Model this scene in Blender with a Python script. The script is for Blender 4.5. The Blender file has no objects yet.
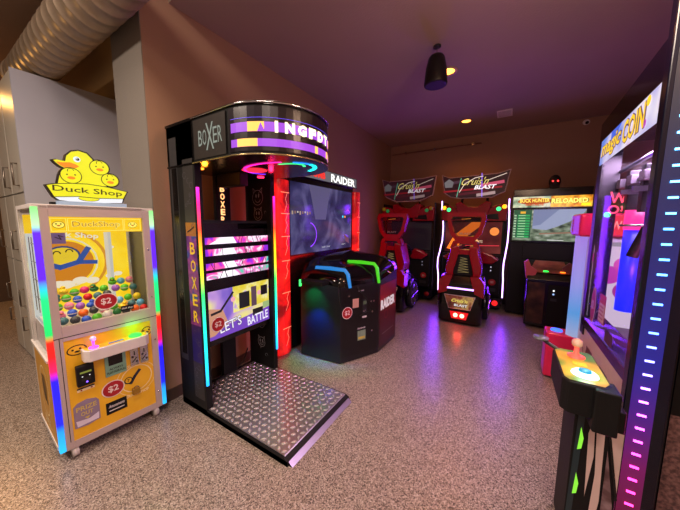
import bpy, bmesh, math, random
from mathutils import Vector, Matrix
random.seed(7)
C = bpy.context.scene.collection
PI = math.pi
sin, cos = math.sin, math.cos

# ------------------------------------------------------------------ materials
def lin(c):
    if isinstance(c, str):
        c = c.lstrip('#'); c = [int(c[i:i+2], 16)/255 for i in (0, 2, 4)]
    return tuple((x/12.92 if x <= .04045 else ((x+.055)/1.055)**2.4) for x in c[:3]) + (1,)
MC = {}
def nodes(name):
    m = bpy.data.materials.new(name); m.use_nodes = True
    nt = m.node_tree; return m, nt, nt.nodes['Principled BSDF']
def obj_coord(nt):
    tc = nt.nodes.new('ShaderNodeTexCoord'); return tc.outputs['Object']
def noise(nt, scale, detail=3, vec=None):
    n = nt.nodes.new('ShaderNodeTexNoise'); n.inputs['Scale'].default_value = scale; n.inputs['Detail'].default_value = detail
    nt.links.new(vec or obj_coord(nt), n.inputs['Vector']); return n
def ramp(nt, fac, stops, mode='LINEAR'):
    r = nt.nodes.new('ShaderNodeValToRGB'); r.color_ramp.interpolation = mode
    el = r.color_ramp.elements
    while len(el) > 1: el.remove(el[-1])
    el[0].position = stops[0][0]; el[0].color = lin(stops[0][1])
    for p, c in stops[1:]:
        e = el.new(p); e.color = lin(c)
    nt.links.new(fac, r.inputs['Fac']); return r
def mat(name, col, rough=.5, metal=0, var=.12, scale=14, bump=0, spec=.5):
    """painted / plastic / metal surface with a slight procedural mottling"""
    if name in MC: return MC[name]
    m, nt, b = nodes(name)
    n = noise(nt, scale)
    c = lin(col)
    mx = nt.nodes.new('ShaderNodeMix'); mx.data_type = 'RGBA'
    mx.inputs['A'].default_value = tuple(x*(1-var) for x in c[:3]) + (1,)
    mx.inputs['B'].default_value = tuple(min(1, x*(1+var)) for x in c[:3]) + (1,)
    nt.links.new(n.outputs['Fac'], mx.inputs['Factor']); nt.links.new(mx.outputs['Result'], b.inputs['Base Color'])
    b.inputs['Roughness'].default_value = rough; b.inputs['Metallic'].default_value = metal
    b.inputs['Specular IOR Level'].default_value = spec
    if bump:
        bp = nt.nodes.new('ShaderNodeBump'); bp.inputs['Strength'].default_value = bump; bp.inputs['Distance'].default_value = .01
        nt.links.new(n.outputs['Fac'], bp.inputs['Height']); nt.links.new(bp.outputs['Normal'], b.inputs['Normal'])
    MC[name] = m; return m
def glow(col, s=1.0):
    """flat lit colour: lamp, LED or backlit print"""
    k = 'glow_%s_%.2f' % (col, s)
    if k in MC: return MC[k]
    m, nt, b = nodes(k)
    b.inputs['Base Color'].default_value = (.01, .01, .01, 1); b.inputs['Roughness'].default_value = .4
    b.inputs['Emission Color'].default_value = lin(col); b.inputs['Emission Strength'].default_value = s
    MC[k] = m; return m
def glow_ramp(name, axis, lo, hi, stops, s=3.0, mode='LINEAR'):
    """LED strip whose diodes change colour along one axis"""
    if name in MC: return MC[name]
    m, nt, b = nodes(name)
    sp = nt.nodes.new('ShaderNodeSeparateXYZ'); nt.links.new(obj_coord(nt), sp.inputs[0])
    mr = nt.nodes.new('ShaderNodeMapRange'); mr.inputs['From Min'].default_value = lo; mr.inputs['From Max'].default_value = hi
    nt.links.new(sp.outputs[axis], mr.inputs['Value'])
    r = ramp(nt, mr.outputs['Result'], stops, mode)
    nt.links.new(r.outputs['Color'], b.inputs['Emission Color']); b.inputs['Emission Strength'].default_value = s
    b.inputs['Base Color'].default_value = (.02, .02, .02, 1)
    MC[name] = m; return m
def glow_noise(name, stops, scale, s=1.0, detail=4, mode='LINEAR', stretch=(1, 1, 1), dist=0, base='#080808', rough=.25):
    """backlit picture, screen image"""
    if name in MC: return MC[name]
    m, nt, b = nodes(name)
    mp = nt.nodes.new('ShaderNodeMapping'); mp.inputs['Scale'].default_value = stretch
    nt.links.new(obj_coord(nt), mp.inputs['Vector'])
    n = noise(nt, scale, detail, mp.outputs['Vector']); n.inputs['Distortion'].default_value = dist
    r = ramp(nt, n.outputs['Fac'], stops, mode)
    nt.links.new(r.outputs['Color'], b.inputs['Emission Color']); b.inputs['Emission Strength'].default_value = s
    b.inputs['Base Color'].default_value = lin(base); b.inputs['Roughness'].default_value = rough
    MC[name] = m; return m
def print_noise(name, stops, scale, rough=.35, detail=3, mode='LINEAR', stretch=(1, 1, 1), dist=0, emis=0):
    if name in MC: return MC[name]
    m, nt, b = nodes(name)
    mp = nt.nodes.new('ShaderNodeMapping'); mp.inputs['Scale'].default_value = stretch
    nt.links.new(obj_coord(nt), mp.inputs['Vector'])
    n = noise(nt, scale, detail, mp.outputs['Vector']); n.inputs['Distortion'].default_value = dist
    r = ramp(nt, n.outputs['Fac'], stops, mode)
    nt.links.new(r.outputs['Color'], b.inputs['Base Color']); b.inputs['Roughness'].default_value = rough
    MC[name] = m; return m
def glass(name='clear_glass', tint='#202020', alpha=.12, rough=.03):
    if name in MC: return MC[name]
    m, nt, b = nodes(name)
    n = noise(nt, 3)
    mr = nt.nodes.new('ShaderNodeMapRange'); mr.inputs['To Min'].default_value = rough; mr.inputs['To Max'].default_value = rough+.03
    nt.links.new(n.outputs['Fac'], mr.inputs['Value']); nt.links.new(mr.outputs['Result'], b.inputs['Roughness'])
    b.inputs['Base Color'].default_value = lin(tint); b.inputs['Alpha'].default_value = alpha
    MC[name] = m; return m

BLK = mat('black_gloss', '#0b0b0d', .22)
BLM = mat('black_matt', '#0d0d0f', .6, bump=.1, scale=60, spec=.3)
DKG = mat('dark_grey', '#232326', .45)
WHT = mat('white_paint', '#d8d2cf', .4)
CHR = mat('chrome', '#c8c8cc', .18, 1)
RED = mat('red_gloss', '#a30d1c', .22)
RUB = mat('rubber', '#0a0a0a', .8)

# ------------------------------------------------------------------ mesh builder
_txt = {}
def text_geo(s, bold=0, shear=0, space=1):
    k = (s, bold, shear, space)
    if k not in _txt:
        cu = bpy.data.curves.new('t', 'FONT'); cu.body = s; cu.size = 1; cu.align_x = 'LEFT'; cu.resolution_u = 2
        cu.offset = bold; cu.shear = shear; cu.space_character = space; cu.fill_mode = 'FRONT'
        o = bpy.data.objects.new('t', cu); C.objects.link(o)
        bpy.context.view_layer.update()
        me = bpy.data.meshes.new_from_object(o.evaluated_get(bpy.context.evaluated_depsgraph_get()))
        vs = [(v.co.x, v.co.y) for v in me.vertices]; fs = [tuple(p.vertices) for p in me.polygons]
        bpy.data.objects.remove(o); bpy.data.curves.remove(cu); bpy.data.meshes.remove(me)
        _txt[k] = (vs, fs)
    return _txt[k]

class MB:
    def __init__(s): s.v = []; s.f = []; s.mi = []; s.sm = []; s.m = []
    def mid(s, m):
        if m not in s.m: s.m.append(m)
        return s.m.index(m)
    def add(s, vs, fs, m, smooth=False):
        o = len(s.v); k = s.mid(m)
        s.v += [tuple(v) for v in vs]
        for f in fs: s.f.append(tuple(i+o for i in f)); s.mi.append(k); s.sm.append(smooth)
        return s
    def from_bm(s, bm, m, smooth=False):
        bm.verts.index_update()
        s.add([v.co[:] for v in bm.verts], [[v.index for v in f.verts] for f in bm.faces], m, smooth); bm.free(); return s
    def box(s, x0, x1, y0, y1, z0, z1, m, bev=0):
        x0, x1 = min(x0, x1), max(x0, x1); y0, y1 = min(y0, y1), max(y0, y1); z0, z1 = min(z0, z1), max(z0, z1)
        if not bev:
            vs = [(x, y, z) for x in (x0, x1) for y in (y0, y1) for z in (z0, z1)]
            return s.add(vs, [(0, 1, 3, 2), (4, 6, 7, 5), (0, 4, 5, 1), (2, 3, 7, 6), (0, 2, 6, 4), (1, 5, 7, 3)], m)
        bm = bmesh.new(); bmesh.ops.create_cube(bm, size=1)
        for v in bm.verts:
            v.co = Vector(((x0+x1)/2+v.co.x*(x1-x0), (y0+y1)/2+v.co.y*(y1-y0), (z0+z1)/2+v.co.z*(z1-z0)))
        bmesh.ops.bevel(bm, geom=bm.edges[:], offset=min(bev, .45*min(x1-x0, y1-y0, z1-z0)), segments=3, affect='EDGES', profile=.6)
        return s.from_bm(bm, m)
    def prism(s, pts, fn, a, b, m, bev=0, side=None):
        """polygon pts (u,v) extruded from w=a to w=b through fn(u,v,w)"""
        n = len(pts)
        if bev:
            bm = bmesh.new()
            A = [bm.verts.new(fn(u, v, a)) for u, v in pts]; B = [bm.verts.new(fn(u, v, b)) for u, v in pts]
            bm.faces.new(A); bm.faces.new(B[::-1])
            for i in range(n): bm.faces.new((A[i], B[i], B[(i+1) % n], A[(i+1) % n]))
            bmesh.ops.recalc_face_normals(bm, faces=bm.faces[:])
            bmesh.ops.bevel(bm, geom=bm.edges[:], offset=bev, segments=2, affect='EDGES', profile=.6)
            return s.from_bm(bm, m)
        vs = [fn(u, v, a) for u, v in pts] + [fn(u, v, b) for u, v in pts]
        s.add(vs, [tuple(range(n)), tuple(range(2*n-1, n-1, -1))], m)
        s.add(vs, [(i, n+i, n+(i+1) % n, (i+1) % n) for i in range(n)], side or m)
        return s
    def ring(s, outer, inner, fn, a, b, m):
        """frame between two outlines with equal point counts"""
        n = len(outer)
        vs = [fn(u, v, w) for w in (a, b) for P in (outer, inner) for u, v in P]
        fs = []
        for i in range(n):
            j = (i+1) % n
            fs += [(i, j, n+j, n+i), (2*n+i, 3*n+i, 3*n+j, 2*n+j), (i, 2*n+i, 2*n+j, j), (n+i, n+j, 3*n+j, 3*n+i)]
        return s.add(vs, fs, m)
    def loft(s, rings, m, smooth=True, cap=True, closed=True):
        n = len(rings[0]); vs = [p for r in rings for p in r]; fs = []
        for k in range(len(rings)-1):
            for i in range(n if closed else n-1):
                j = (i+1) % n; fs.append((k*n+i, k*n+j, (k+1)*n+j, (k+1)*n+i))
        s.add(vs, fs, m, smooth)
        if cap: s.add(rings[0], [tuple(range(n))[::-1]], m); s.add(rings[-1], [tuple(range(n))], m)
        return s
    def tube(s, P, r, m, seg=8, cap=True):
        P = [Vector(p) for p in P]; rs = r if isinstance(r, (list, tuple)) else [r]*len(P); rings = []
        up = None
        for i, p in enumerate(P):
            d = (P[min(i+1, len(P)-1)]-P[max(i-1, 0)]).normalized()
            if up is None:
                up = Vector((0, 0, 1)) if abs(d.z) < .9 else Vector((1, 0, 0))
            a = d.cross(up).normalized(); up = a.cross(d).normalized()
            rings.append([tuple(p+rs[i]*(cos(2*PI*k/seg)*a+sin(2*PI*k/seg)*up)) for k in range(seg)])
        return s.loft(rings, m, True, cap)
    def lathe(s, prof, c, m, seg=24, axis='z', cap=True):
        rings = []
        for r, h in prof:
            ring = []
            for k in range(seg):
                a = 2*PI*k/seg; x, y = r*cos(a), r*sin(a)
                if axis == 'z': ring.append((c[0]+x, c[1]+y, c[2]+h))
                elif axis == 'x': ring.append((c[0]+h, c[1]+x, c[2]+y))
                else: ring.append((c[0]+x, c[1]+h, c[2]+y))
            rings.append(ring)
        return s.loft(rings, m, True, cap)
    def ball(s, c, r, m, seg=14, rg=9):
        r = r if isinstance(r, (tuple, list)) else (r, r, r)
        rings = []
        for i in range(rg+1):
            t = PI*i/rg; rr = max(sin(t), 1e-3)
            rings.append([(c[0]+r[0]*rr*cos(2*PI*k/seg), c[1]+r[1]*rr*sin(2*PI*k/seg), c[2]-r[2]*cos(t)) for k in range(seg)])
        return s.loft(rings, m)
    # --- flat artwork on a surface fn(u, v, w)
    def poly(s, fn, pts, m, w=.001): return s.add([fn(u, v, w) for u, v in pts], [tuple(range(len(pts)))], m)
    def rect(s, fn, u0, u1, v0, v1, m, w=.001, n=1):
        for i in range(n):
            a = u0+(u1-u0)*i/n; b = u0+(u1-u0)*(i+1)/n
            s.poly(fn, [(a, v0), (b, v0), (b, v1), (a, v1)], m, w)
        return s
    def disc(s, fn, cu, cv, ru, m, w=.001, rv=None, seg=24, rot=0):
        rv = rv or ru; pts = []
        for k in range(seg):
            a = 2*PI*k/seg; x, y = ru*cos(a), rv*sin(a); pts.append((cu+x*cos(rot)-y*sin(rot), cv+x*sin(rot)+y*cos(rot)))
        return s.poly(fn, pts, m, w)
    def stroke(s, fn, pts, wd, m, w=.001):
        for a, b in zip(pts, pts[1:]):
            d = Vector((b[0]-a[0], b[1]-a[1])); L = d.length
            if L < 1e-6: continue
            n = Vector((-d.y, d.x))/L*wd/2; e = d/L*wd*.3
            s.poly(fn, [(a[0]-e.x+n.x, a[1]-e.y+n.y), (a[0]-e.x-n.x, a[1]-e.y-n.y), (b[0]+e.x-n.x, b[1]+e.y-n.y), (b[0]+e.x+n.x, b[1]+e.y+n.y)], m, w)
        return s
    def arc(s, fn, cu, cv, ru, wd, m, a0=0, a1=360, w=.001, rv=None, seg=20):
        rv = rv or ru
        return s.stroke(fn, [(cu+ru*cos(math.radians(a0+(a1-a0)*i/seg)), cv+rv*sin(math.radians(a0+(a1-a0)*i/seg))) for i in range(seg+1)], wd, m, w)
    def text(s, fn, t, cu, cv, h, m, w=.002, width=None, bold=.02, shear=0, rot=0, space=1):
        vs, fs = text_geo(t, bold, shear, space)
        if not vs: return s
        x0 = min(v[0] for v in vs); x1 = max(v[0] for v in vs); y0 = min(v[1] for v in vs); y1 = max(v[1] for v in vs)
        sy = h/(y1-y0); sx = (width/(x1-x0)) if width else sy
        P = []
        for x, y in vs:
            a = (x-(x0+x1)/2)*sx; b = (y-(y0+y1)/2)*sy
            P.append(fn(cu+a*cos(rot)-b*sin(rot), cv+a*sin(rot)+b*cos(rot), w))
        return s.add(P, fs, m)
    def build(s, name, parent=None, label=None, bevel=0):
        me = bpy.data.meshes.new(name); me.from_pydata(s.v, [], s.f)
        for m in s.m: me.materials.append(m)
        me.polygons.foreach_set('material_index', s.mi); me.polygons.foreach_set('use_smooth', s.sm)
        me.update()
        o = bpy.data.objects.new(name, me); C.objects.link(o)
        if parent: o.parent = parent
        if label: o['label'] = label
        return o
def tag(o, label=None, cat=None, group=None, kind=None):
    if label: o['label'] = label
    if cat: o['category'] = cat
    if group: o['group'] = group
    if kind: o['kind'] = kind
    return o
def thing(name, loc, rz, label, cat, group=None):
    o = bpy.data.objects.new(name, None); C.objects.link(o); o.location = loc; o.rotation_euler = (0, 0, math.radians(rz))
    return tag(o, label, cat, group)
def struct(name, mb): return tag(mb.build(name), kind='structure')
# surface frames in a thing's own space
def front(y): return lambda u, v, w: (u, y-w, v)
def left(x): return lambda u, v, w: (x-w, -u, v)
def right(x): return lambda u, v, w: (x+w, u, v)
def top(z): return lambda u, v, w: (u, v, z+w)
def under(z): return lambda u, v, w: (u, v, z-w)
def light(kind, loc, col, energy, size=.1, rot=None, name='lamp', sy=None, spread=None, spot=None):
    d = bpy.data.lights.new(name, kind); d.energy = energy; d.color = lin(col)[:3]
    if kind == 'AREA':
        d.size = size
        if sy: d.shape = 'RECTANGLE'; d.size_y = sy
        if spread: d.spread = math.radians(spread)
    else: d.shadow_soft_size = size
    if kind == 'SPOT': d.spot_size = math.radians(spot or 100); d.spot_blend = 1
    o = bpy.data.objects.new(name, d); C.objects.link(o); o.location = loc
    if rot: o.rotation_euler = [math.radians(a) for a in rot]
    return o

# ------------------------------------------------------------------ camera (solved from the room's three vanishing points)
f, pit, rol, yaw = 271.6, .1154, .00634, -.5561
cy, sy_ = cos(yaw), sin(yaw); cp, sp_ = cos(pit), sin(pit); cr, sr = cos(rol), sin(rol)
M = Matrix(((cr, -sr, 0), (sr, cr, 0), (0, 0, 1))) @ Matrix(((1, 0, 0), (0, cp, -sp_), (0, sp_, cp))) @ Matrix(((1, 0, 0), (0, 0, -1), (0, 1, 0))) @ Matrix(((cy, -sy_, 0), (sy_, cy, 0), (0, 0, 1)))
cam = bpy.data.objects.new('camera', bpy.data.cameras.new('camera')); C.objects.link(cam)
cam.data.lens = 36*f/680; cam.data.clip_start = .05
R3 = Matrix((M[0], -M[1], -M[2])).transposed()
cam.matrix_world = Matrix.Translation((0, 0, 1.5)) @ R3.to_4x4()
bpy.context.scene.camera = cam

# ------------------------------------------------------------------ room
def wall_mat(name, col, bump=.25):
    m, nt, b = nodes(name)
    n = noise(nt, 60, 5); n2 = noise(nt, 1.3, 3)
    c = lin(col); mx = nt.nodes.new('ShaderNodeMix'); mx.data_type = 'RGBA'
    mx.inputs['A'].default_value = tuple(x*.9 for x in c[:3])+(1,); mx.inputs['B'].default_value = tuple(min(1, x*1.1) for x in c[:3])+(1,)
    nt.links.new(n2.outputs['Fac'], mx.inputs['Factor']); nt.links.new(mx.outputs['Result'], b.inputs['Base Color'])
    bp = nt.nodes.new('ShaderNodeBump'); bp.inputs['Strength'].default_value = bump; bp.inputs['Distance'].default_value = .006
    nt.links.new(n.outputs['Fac'], bp.inputs['Height']); nt.links.new(bp.outputs['Normal'], b.inputs['Normal'])
    b.inputs['Roughness'].default_value = .75
    return m
WALL = wall_mat('tan_wall', '#987761'); CEIL = wall_mat('ceiling_paint', '#a39082', .4); WALL2 = wall_mat('grey_beige_wall', '#77716a')
def floor_mat():
    m, nt, b = nodes('speckled_epoxy_floor')
    oc = obj_coord(nt)
    v = nt.nodes.new('ShaderNodeTexVoronoi'); v.inputs['Scale'].default_value = 200; nt.links.new(oc, v.inputs['Vector'])
    sp = nt.nodes.new('ShaderNodeSeparateXYZ'); nt.links.new(v.outputs['Color'], sp.inputs[0])
    r = ramp(nt, sp.outputs['X'], [(0, '#3c322e'), (.14, '#75675f'), (.3, '#93847b'), (.55, '#a8998f'), (.8, '#c4b8af'), (.92, '#564a45')], 'CONSTANT')
    n = noise(nt, 1.2, 2, oc); mx = nt.nodes.new('ShaderNodeMix'); mx.data_type = 'RGBA'; mx.blend_type = 'MULTIPLY'; mx.inputs['Factor'].default_value = .25
    nt.links.new(r.outputs['Color'], mx.inputs['A']); nt.links.new(n.outputs['Fac'], mx.inputs['B'])
    nt.links.new(mx.outputs['Result'], b.inputs['Base Color'])
    b.inputs['Roughness'].default_value = .3; b.inputs['Specular IOR Level'].default_value = .5
    bp = nt.nodes.new('ShaderNodeBump'); bp.inputs['Strength'].default_value = .22; bp.inputs['Distance'].default_value = .003
    n3 = noise(nt, 45, 3, oc)
    nt.links.new(n3.outputs['Fac'], bp.inputs['Height']); nt.links.new(bp.outputs['Normal'], b.inputs['Normal'])
    return m
FL = floor_mat()
struct('floor', MB().box(-8, 1.45, -3, 6.0, -.1, 0, FL))
struct('ceiling', MB().box(-2.35, 1.45, 1.25, 6.0, 3.18, 3.3, CEIL))
struct('ceiling', MB().box(-8.0, -2.85, -3, 1.45, 3.6, 3.7, CEIL).box(-2.85, 1.45, -3, 1.25, 3.6, 3.7, CEIL))
struct('wall_left', MB().box(-2.85, -2.35, 1.045, 6.0, 0, 3.6, WALL))
struct('wall_back', MB().box(-2.35, 1.45, 5.9, 6.0, 0, 3.3, WALL))
struct('wall_right', MB().box(1.2, 1.45, -3, 5.9, 0, 3.6, WALL))
struct('wall_alcove', MB().box(-8, -2.85, 1.45, 1.6, 0, 3.6, wall_mat('ochre_wall', '#a88455')))
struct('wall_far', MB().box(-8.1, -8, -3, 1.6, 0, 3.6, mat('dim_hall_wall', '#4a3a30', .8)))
struct('wall_near', MB().box(-8, 1.45, -3.1, -3, 0, 3.6, WALL2))
BASEM = mat('baseboard_paint', '#4c3a34', .5)
struct('baseboard_left', MB().box(-2.35, -2.338, 1.045, 5.9, 0, .1, BASEM))
struct('baseboard_back', MB().box(-2.338, 1.2, 5.888, 5.9, 0, .1, BASEM))
# grey end face of the wall is painted like the alcove
struct('trim_1', MB().box(-2.85, -2.352, 1.039, 1.045, 0, 3.58, WALL2))

# ------------------------------------------------------------------ lockers
LK = mat('locker_laminate', '#bdb9ae', .35, var=.08, scale=4); LKP = mat('locker_side_panel', '#9fa2b4', .45, var=.06, scale=3)
def locker(x0, x1, hs, label, side=False):
    t = thing('tall_cabinet', (x0, .63, 0), 0, label, 'cabinet', None)
    W = x1-x0
    MB().box(0, W-.022, .022, .78, 0, 2.84, mat('cabinet_carcass', '#77706a', .5)).build('body', t)
    if side: MB().box(W-.02, W, 0, .78, 0, 2.85, LKP).build('side_panel', t, 'smooth blue-grey end panel')
    tiers = [(.02, .55), (.555, 1.08), (1.085, 1.765), (1.775, 2.835)]
    for k, (a, b) in enumerate(tiers):
        d = MB().box(.004, W-.024, 0, .02, a+.003, b-.003, LK).build('door', t)
        hx = hs; a1, b1 = [(.33, .48), (.6, .78), (1.21, 1.4), (1.84, 2.04)][k]
        h = MB(); h.tube([(hx, .0, a1), (hx, -.035, a1), (hx, -.035, b1), (hx, 0, b1)], .007, mat('brushed_handle', '#6b625a', .3, 1)); h.build('handle', d)
    return t
locker(-4.30, -3.825, .38-.05, 'tall grey laminate cabinet with a blue-grey end panel, right behind the duck claw machine', True)
locker(-4.70, -4.305, .33, 'tall grey laminate cabinet in the middle of the row at the far left')
locker(-5.06, -4.705, .06, 'tall grey laminate cabinet at the far end of the row, next to the dark opening')

# ------------------------------------------------------------------ spiral duct
DU = mat('galvanised_duct', '#a5937f', .42, .45, var=.12, scale=5)
t = thing('spiral_duct', (-4.5, .855, 3.03), 0, 'big round galvanised spiral duct running under the ceiling above the cabinets', 'duct')
mb = MB(); P = []; x = 0
while x < 5.5:
    for dx, r in ((0, .1675), (.003, .171), (.007, .171), (.010, .1675)): P.append((r, x+dx))
    x += .135
mb.lathe(P, (0, 0, 0), DU, 40, 'x'); mb.build('pipe', t)
mb = MB(); rings = []
for i in range(9):
    a = math.radians(i*11.25); c0 = Vector((-.26*sin(a), .26*(1-cos(a)), 0)); dr = Vector((-cos(a), sin(a), 0)); u = Vector((sin(a), cos(a), 0))
    for off, r in ((-.008, .163), (0, .17), (.008, .163)):
        rings.append([tuple(c0+dr*off+r*(cos(2*PI*k/32)*Vector((0, 0, 1))+sin(2*PI*k/32)*u)) for k in range(32)])
mb.loft(rings, DU); mb.build('elbow', t)
mb = MB().lathe([(.178, -.02), (.178, .03)], (0, 0, 0), DU, 32, 'x'); mb.build('collar', t)

# ------------------------------------------------------------------ ceiling fittings
def downlight(x, y, label):
    t = thing('recessed_light', (x, y, 3.18), 0, label, 'ceiling light', 'recessed lights')
    MB().lathe([(.07, 0), (.095, 0), (.1, -.006), (.085, -.012), (.07, -.006)], (0, 0, 0), mat('light_trim', '#c9a98b', .4), 24, 'z', False).build('trim_ring', t)
    MB().lathe([(.001, -.003), (.068, -.003), (.068, -.001)], (0, 0, 0), glow('#ff9a38', 7)).build('bulb', t)
    light('SPOT', (x, y, 3.15), '#ff9a50', 30, .06, (0, 0, 0), 'downlight', spot=150)
downlight(-.72, 5.05, 'glowing recessed ceiling light near the back wall')
downlight(-.695, 3.36, 'glowing recessed ceiling light half behind the hanging black speaker')
t = thing('pendant_speaker', (-.70, 2.85, 3.18), 0, 'black cone shaped speaker hanging from the ceiling', 'speaker')
MB().lathe([(.001, 0), (.035, 0), (.035, -.012), (.001, -.014)], (0, 0, 0), DKG).build('ceiling_plate', t)
MB().tube([(0, 0, -.01), (0, 0, -.1)], .006, CHR).build('suspension_cable', t)
MB().lathe([(.02, -.085), (.06, -.09), (.075, -.11), (.095, -.2), (.108, -.34), (.104, -.352), (.09, -.355)], (0, 0, 0), mat('speaker_plastic', '#0c0a0c', .4), 32).build('housing', t)
MB().lathe([(.088, -.356), (.06, -.345), (.001, -.34)], (0, 0, 0), mat('speaker_grille', '#2a2140', .6, bump=.5, scale=200), 32).build('grille', t)
t = thing('ceiling_vent', (-.18, 5.0, 3.18), 0, 'small pale rectangular vent in the ceiling near the back wall', 'vent')
mb = MB().box(-.1, .1, -.14, .14, -.012, 0, mat('vent_white', '#e8dcd8', .5)); mb.build('frame', t)
mb = MB()
for k in range(8): mb.box(-.085, .085, -.12+k*.031, -.105+k*.031, -.016, -.011, mat('vent_slat', '#c0b0ae', .5))
mb.build('slats', t)
t = thing('security_camera', (.913, 5.9, 3.12), 0, 'small white dome security camera high in the corner of the back wall', 'camera')
MB().lathe([(.04, 0), (.04, -.02), (.001, -.02)], (0, 0, 0), WHT, 20, 'y').build('mount', t)
MB().tube([(0, -.02, 0), (0, -.1, -.03)], [.03, .036], WHT, 14).build('housing', t)
MB().ball((0, -.105, -.034), .024, BLK).build('lens', t)
mb = MB().tube([(-2.3, 5.86, 3.0), (-.55, 5.86, 3.01)], .012, mat('conduit_paint', '#7a5140', .5))
for x in (-2.0, -1.4, -.7): mb.box(x-.015, x+.015, 5.845, 5.9, 2.985, 3.03, CHR)
tag(mb.build('conduit'), 'thin pipe running along the top of the back wall', 'pipe')

# ------------------------------------------------------------------ duck claw machine
YEL = glow('#ffd400', 1.0)
t = thing('claw_machine', (-2.26, .385, 0), 87, 'white duck claw machine with a lit duck sign on top, left of the boxing machine', 'claw machine')
FRM = mat('rose_white_frame', '#b8a8a4', .35, var=.05); FRM2 = mat('white_side_frame', '#d6d0cc', .35)
DW, DD, DH = .60, .55, 1.595
mb = MB()   # lower cabinet
mb.box(.022, DW-.022, .022, DD, .06, .80, FRM2); mb.build('body', t)
mb = MB(); F = front(0)  # front frame
O = [(.0, .07), (DW, .07), (DW, DH), (0, DH)]
mb.box(.028, .068, 0, .03, .07, DH, FRM, .004); mb.box(.53, .574, 0, .03, .07, DH, FRM, .004)
mb.box(.068, .53, 0, .03, 1.53, DH, FRM); mb.box(.068, .53, 0, .03, .775, .865, FRM); mb.box(.068, .53, 0, .03, .07, .115, FRM)
for z in (.2, .62, .95, 1.3): mb.lathe([(.004, 0), (.006, -.003), (.001, -.004)], (.552, 0, z), CHR, 10, 'y')
mb.box(.028, .574, -.0015, 0, .797, .801, BLM); mb.box(.05, .053, -.0015, 0, .12, .797, BLM)
mb.build('front_frame', t, 'rosy white front frame')
mb = MB().box(0, DW, 0, DD, 1.575, 1.6, FRM2, .004).box(.0, .02, .5, DD, .06, 1.6, FRM2).box(DW-.02, DW, .5, DD, .06, 1.6, FRM2); mb.build('top_cap', t)
stops = [(0, '#18b6ff'), (.09, '#1590ff'), (.12, '#0c1cff'), (.31, '#1408ff'), (.35, '#ff1060'), (.41, '#ff1010'), (.47, '#ff1800'), (.5, '#00d060'), (.64, '#00e07a'), (.68, '#10c8d0'), (.72, '#5a10ff'), (.9, '#5a18e8'), (.93, '#b8ffb0'), (1, '#7ad070')]
LED = glow_ramp('duck_led', 'Z', .08, 1.59, stops, 1.5)
for a, b in ((0, .028), (DW-.026, DW)):
    MB().box(a, b, -.004, .024, .075, 1.585, LED, .004).build('light_strip', t, 'colour changing light strip')
# front door panel with yellow artwork
mb = MB(); FY = print_noise('duck_panel_yellow', [(0, '#e0a818'), (.5, '#eab522'), (1, '#f2c63a')], 8)
mb.box(.068, .53, .006, .02, .115, .775, FY)
F = front(.006); ink = mat('print_black', '#16120e', .5); pale = mat('print_cream', '#f3e3b0', .5)
for cx, cz, rx, rz in ((.125, .7, .045, .03), (.505, .70, .03, .03)):
    mb.arc(F, cx, cz, rx, .006, ink, rv=rz, w=.001); mb.disc(F, cx-.02, cz+.004, .006, ink); mb.disc(F, cx+.015, cz+.006, .006, ink); mb.disc(F, cx, cz-.01, .013, ink, rv=.006)
mb.arc(F, .42, .37, .095, .006, pale); mb.arc(F, .42, .37, .12, .003, pale)
mb.text(F, 'Duck Shop', .43, .47, .022, pale, width=.14); mb.text(F, 'DUCK SHOP', .42, .255, .02, pale, width=.14)
mb.build('door_panel', t, 'yellow printed lower door')
# bill acceptor, coin slots etc.
mb = MB().box(.105, .19, -.03, .006, .465, .6, BLM, .008); F = front(-.03)
mb.rect(F, .12, .175, .55, .562, glow('#98a040', .6)); mb.disc(F, .13, .53, .003, glow('#ffffff', 1.2)); mb.disc(F, .165, .53, .003, glow('#ffffff', 1.2)); mb.disc(F, .15, .49, .005, glow('#7a50ff', 4))
mb.rect(F, .125, .17, .5, .52, ink); mb.build('bill_acceptor', t, 'black bill acceptor')
mb = MB(); F = front(.006)
mb.rect(F, .105, .19, .42, .445, pale); mb.rect(F, .105, .19, .436, .445, ink, .0015); mb.disc(F, .125, .428, .005, RED, .0015); mb.disc(F, .175, .428, .005, RED, .0015); mb.build('sticker', t, 'small white and black sticker')
mb = MB().box(.25, .365, -.002, .006, .455, .6, mat('sticker_teal', '#7fae94', .5)); F = front(-.002)
mb.rect(F, .268, .345, .53, .6, BLK, .003); mb.text(F, 'ALWAYS', .307, .505, .014, ink); mb.text(F, 'PLAY FOR FUN', .307, .48, .016, ink, width=.1); mb.build('display', t, 'black display over a green notice')
for cx in (.415, .475):
    mb = MB().box(cx-.025, cx+.025, -.006, .006, .475, .6, CHR, .003); F = front(-.006)
    mb.rect(F, cx-.003, cx+.003, .55, .58, ink); mb.disc(F, cx-.012, .54, .007, ink); mb.disc(F, cx+.012, .5, .007, DKG); mb.stroke(F, [(cx-.015, .5), (cx+.012, .53)], .006, ink); mb.build('coin_slot', t, 'chrome coin slot')
def sticker2(par, fn, cu, cv, r, w=.003, rx=1.0):
    mb = MB(); mb.disc(fn, cu, cv, r*rx, mat('sticker_white', '#e8d8d4', .5), w, r); mb.disc(fn, cu, cv, r*.9*rx, mat('sticker_red', '#a81822', .4), w+.001, r*.9)
    mb.text(fn, '$2', cu, cv, r*.85, mat('sticker_white', '#e8d8d4', .5), w+.002); return mb.build('price_sticker', par, 'round red $2 price sticker')
sticker2(t, front(.006), .283, .36, .058, .003, 1.1)
mb = MB(); F = front(.006)
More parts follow.
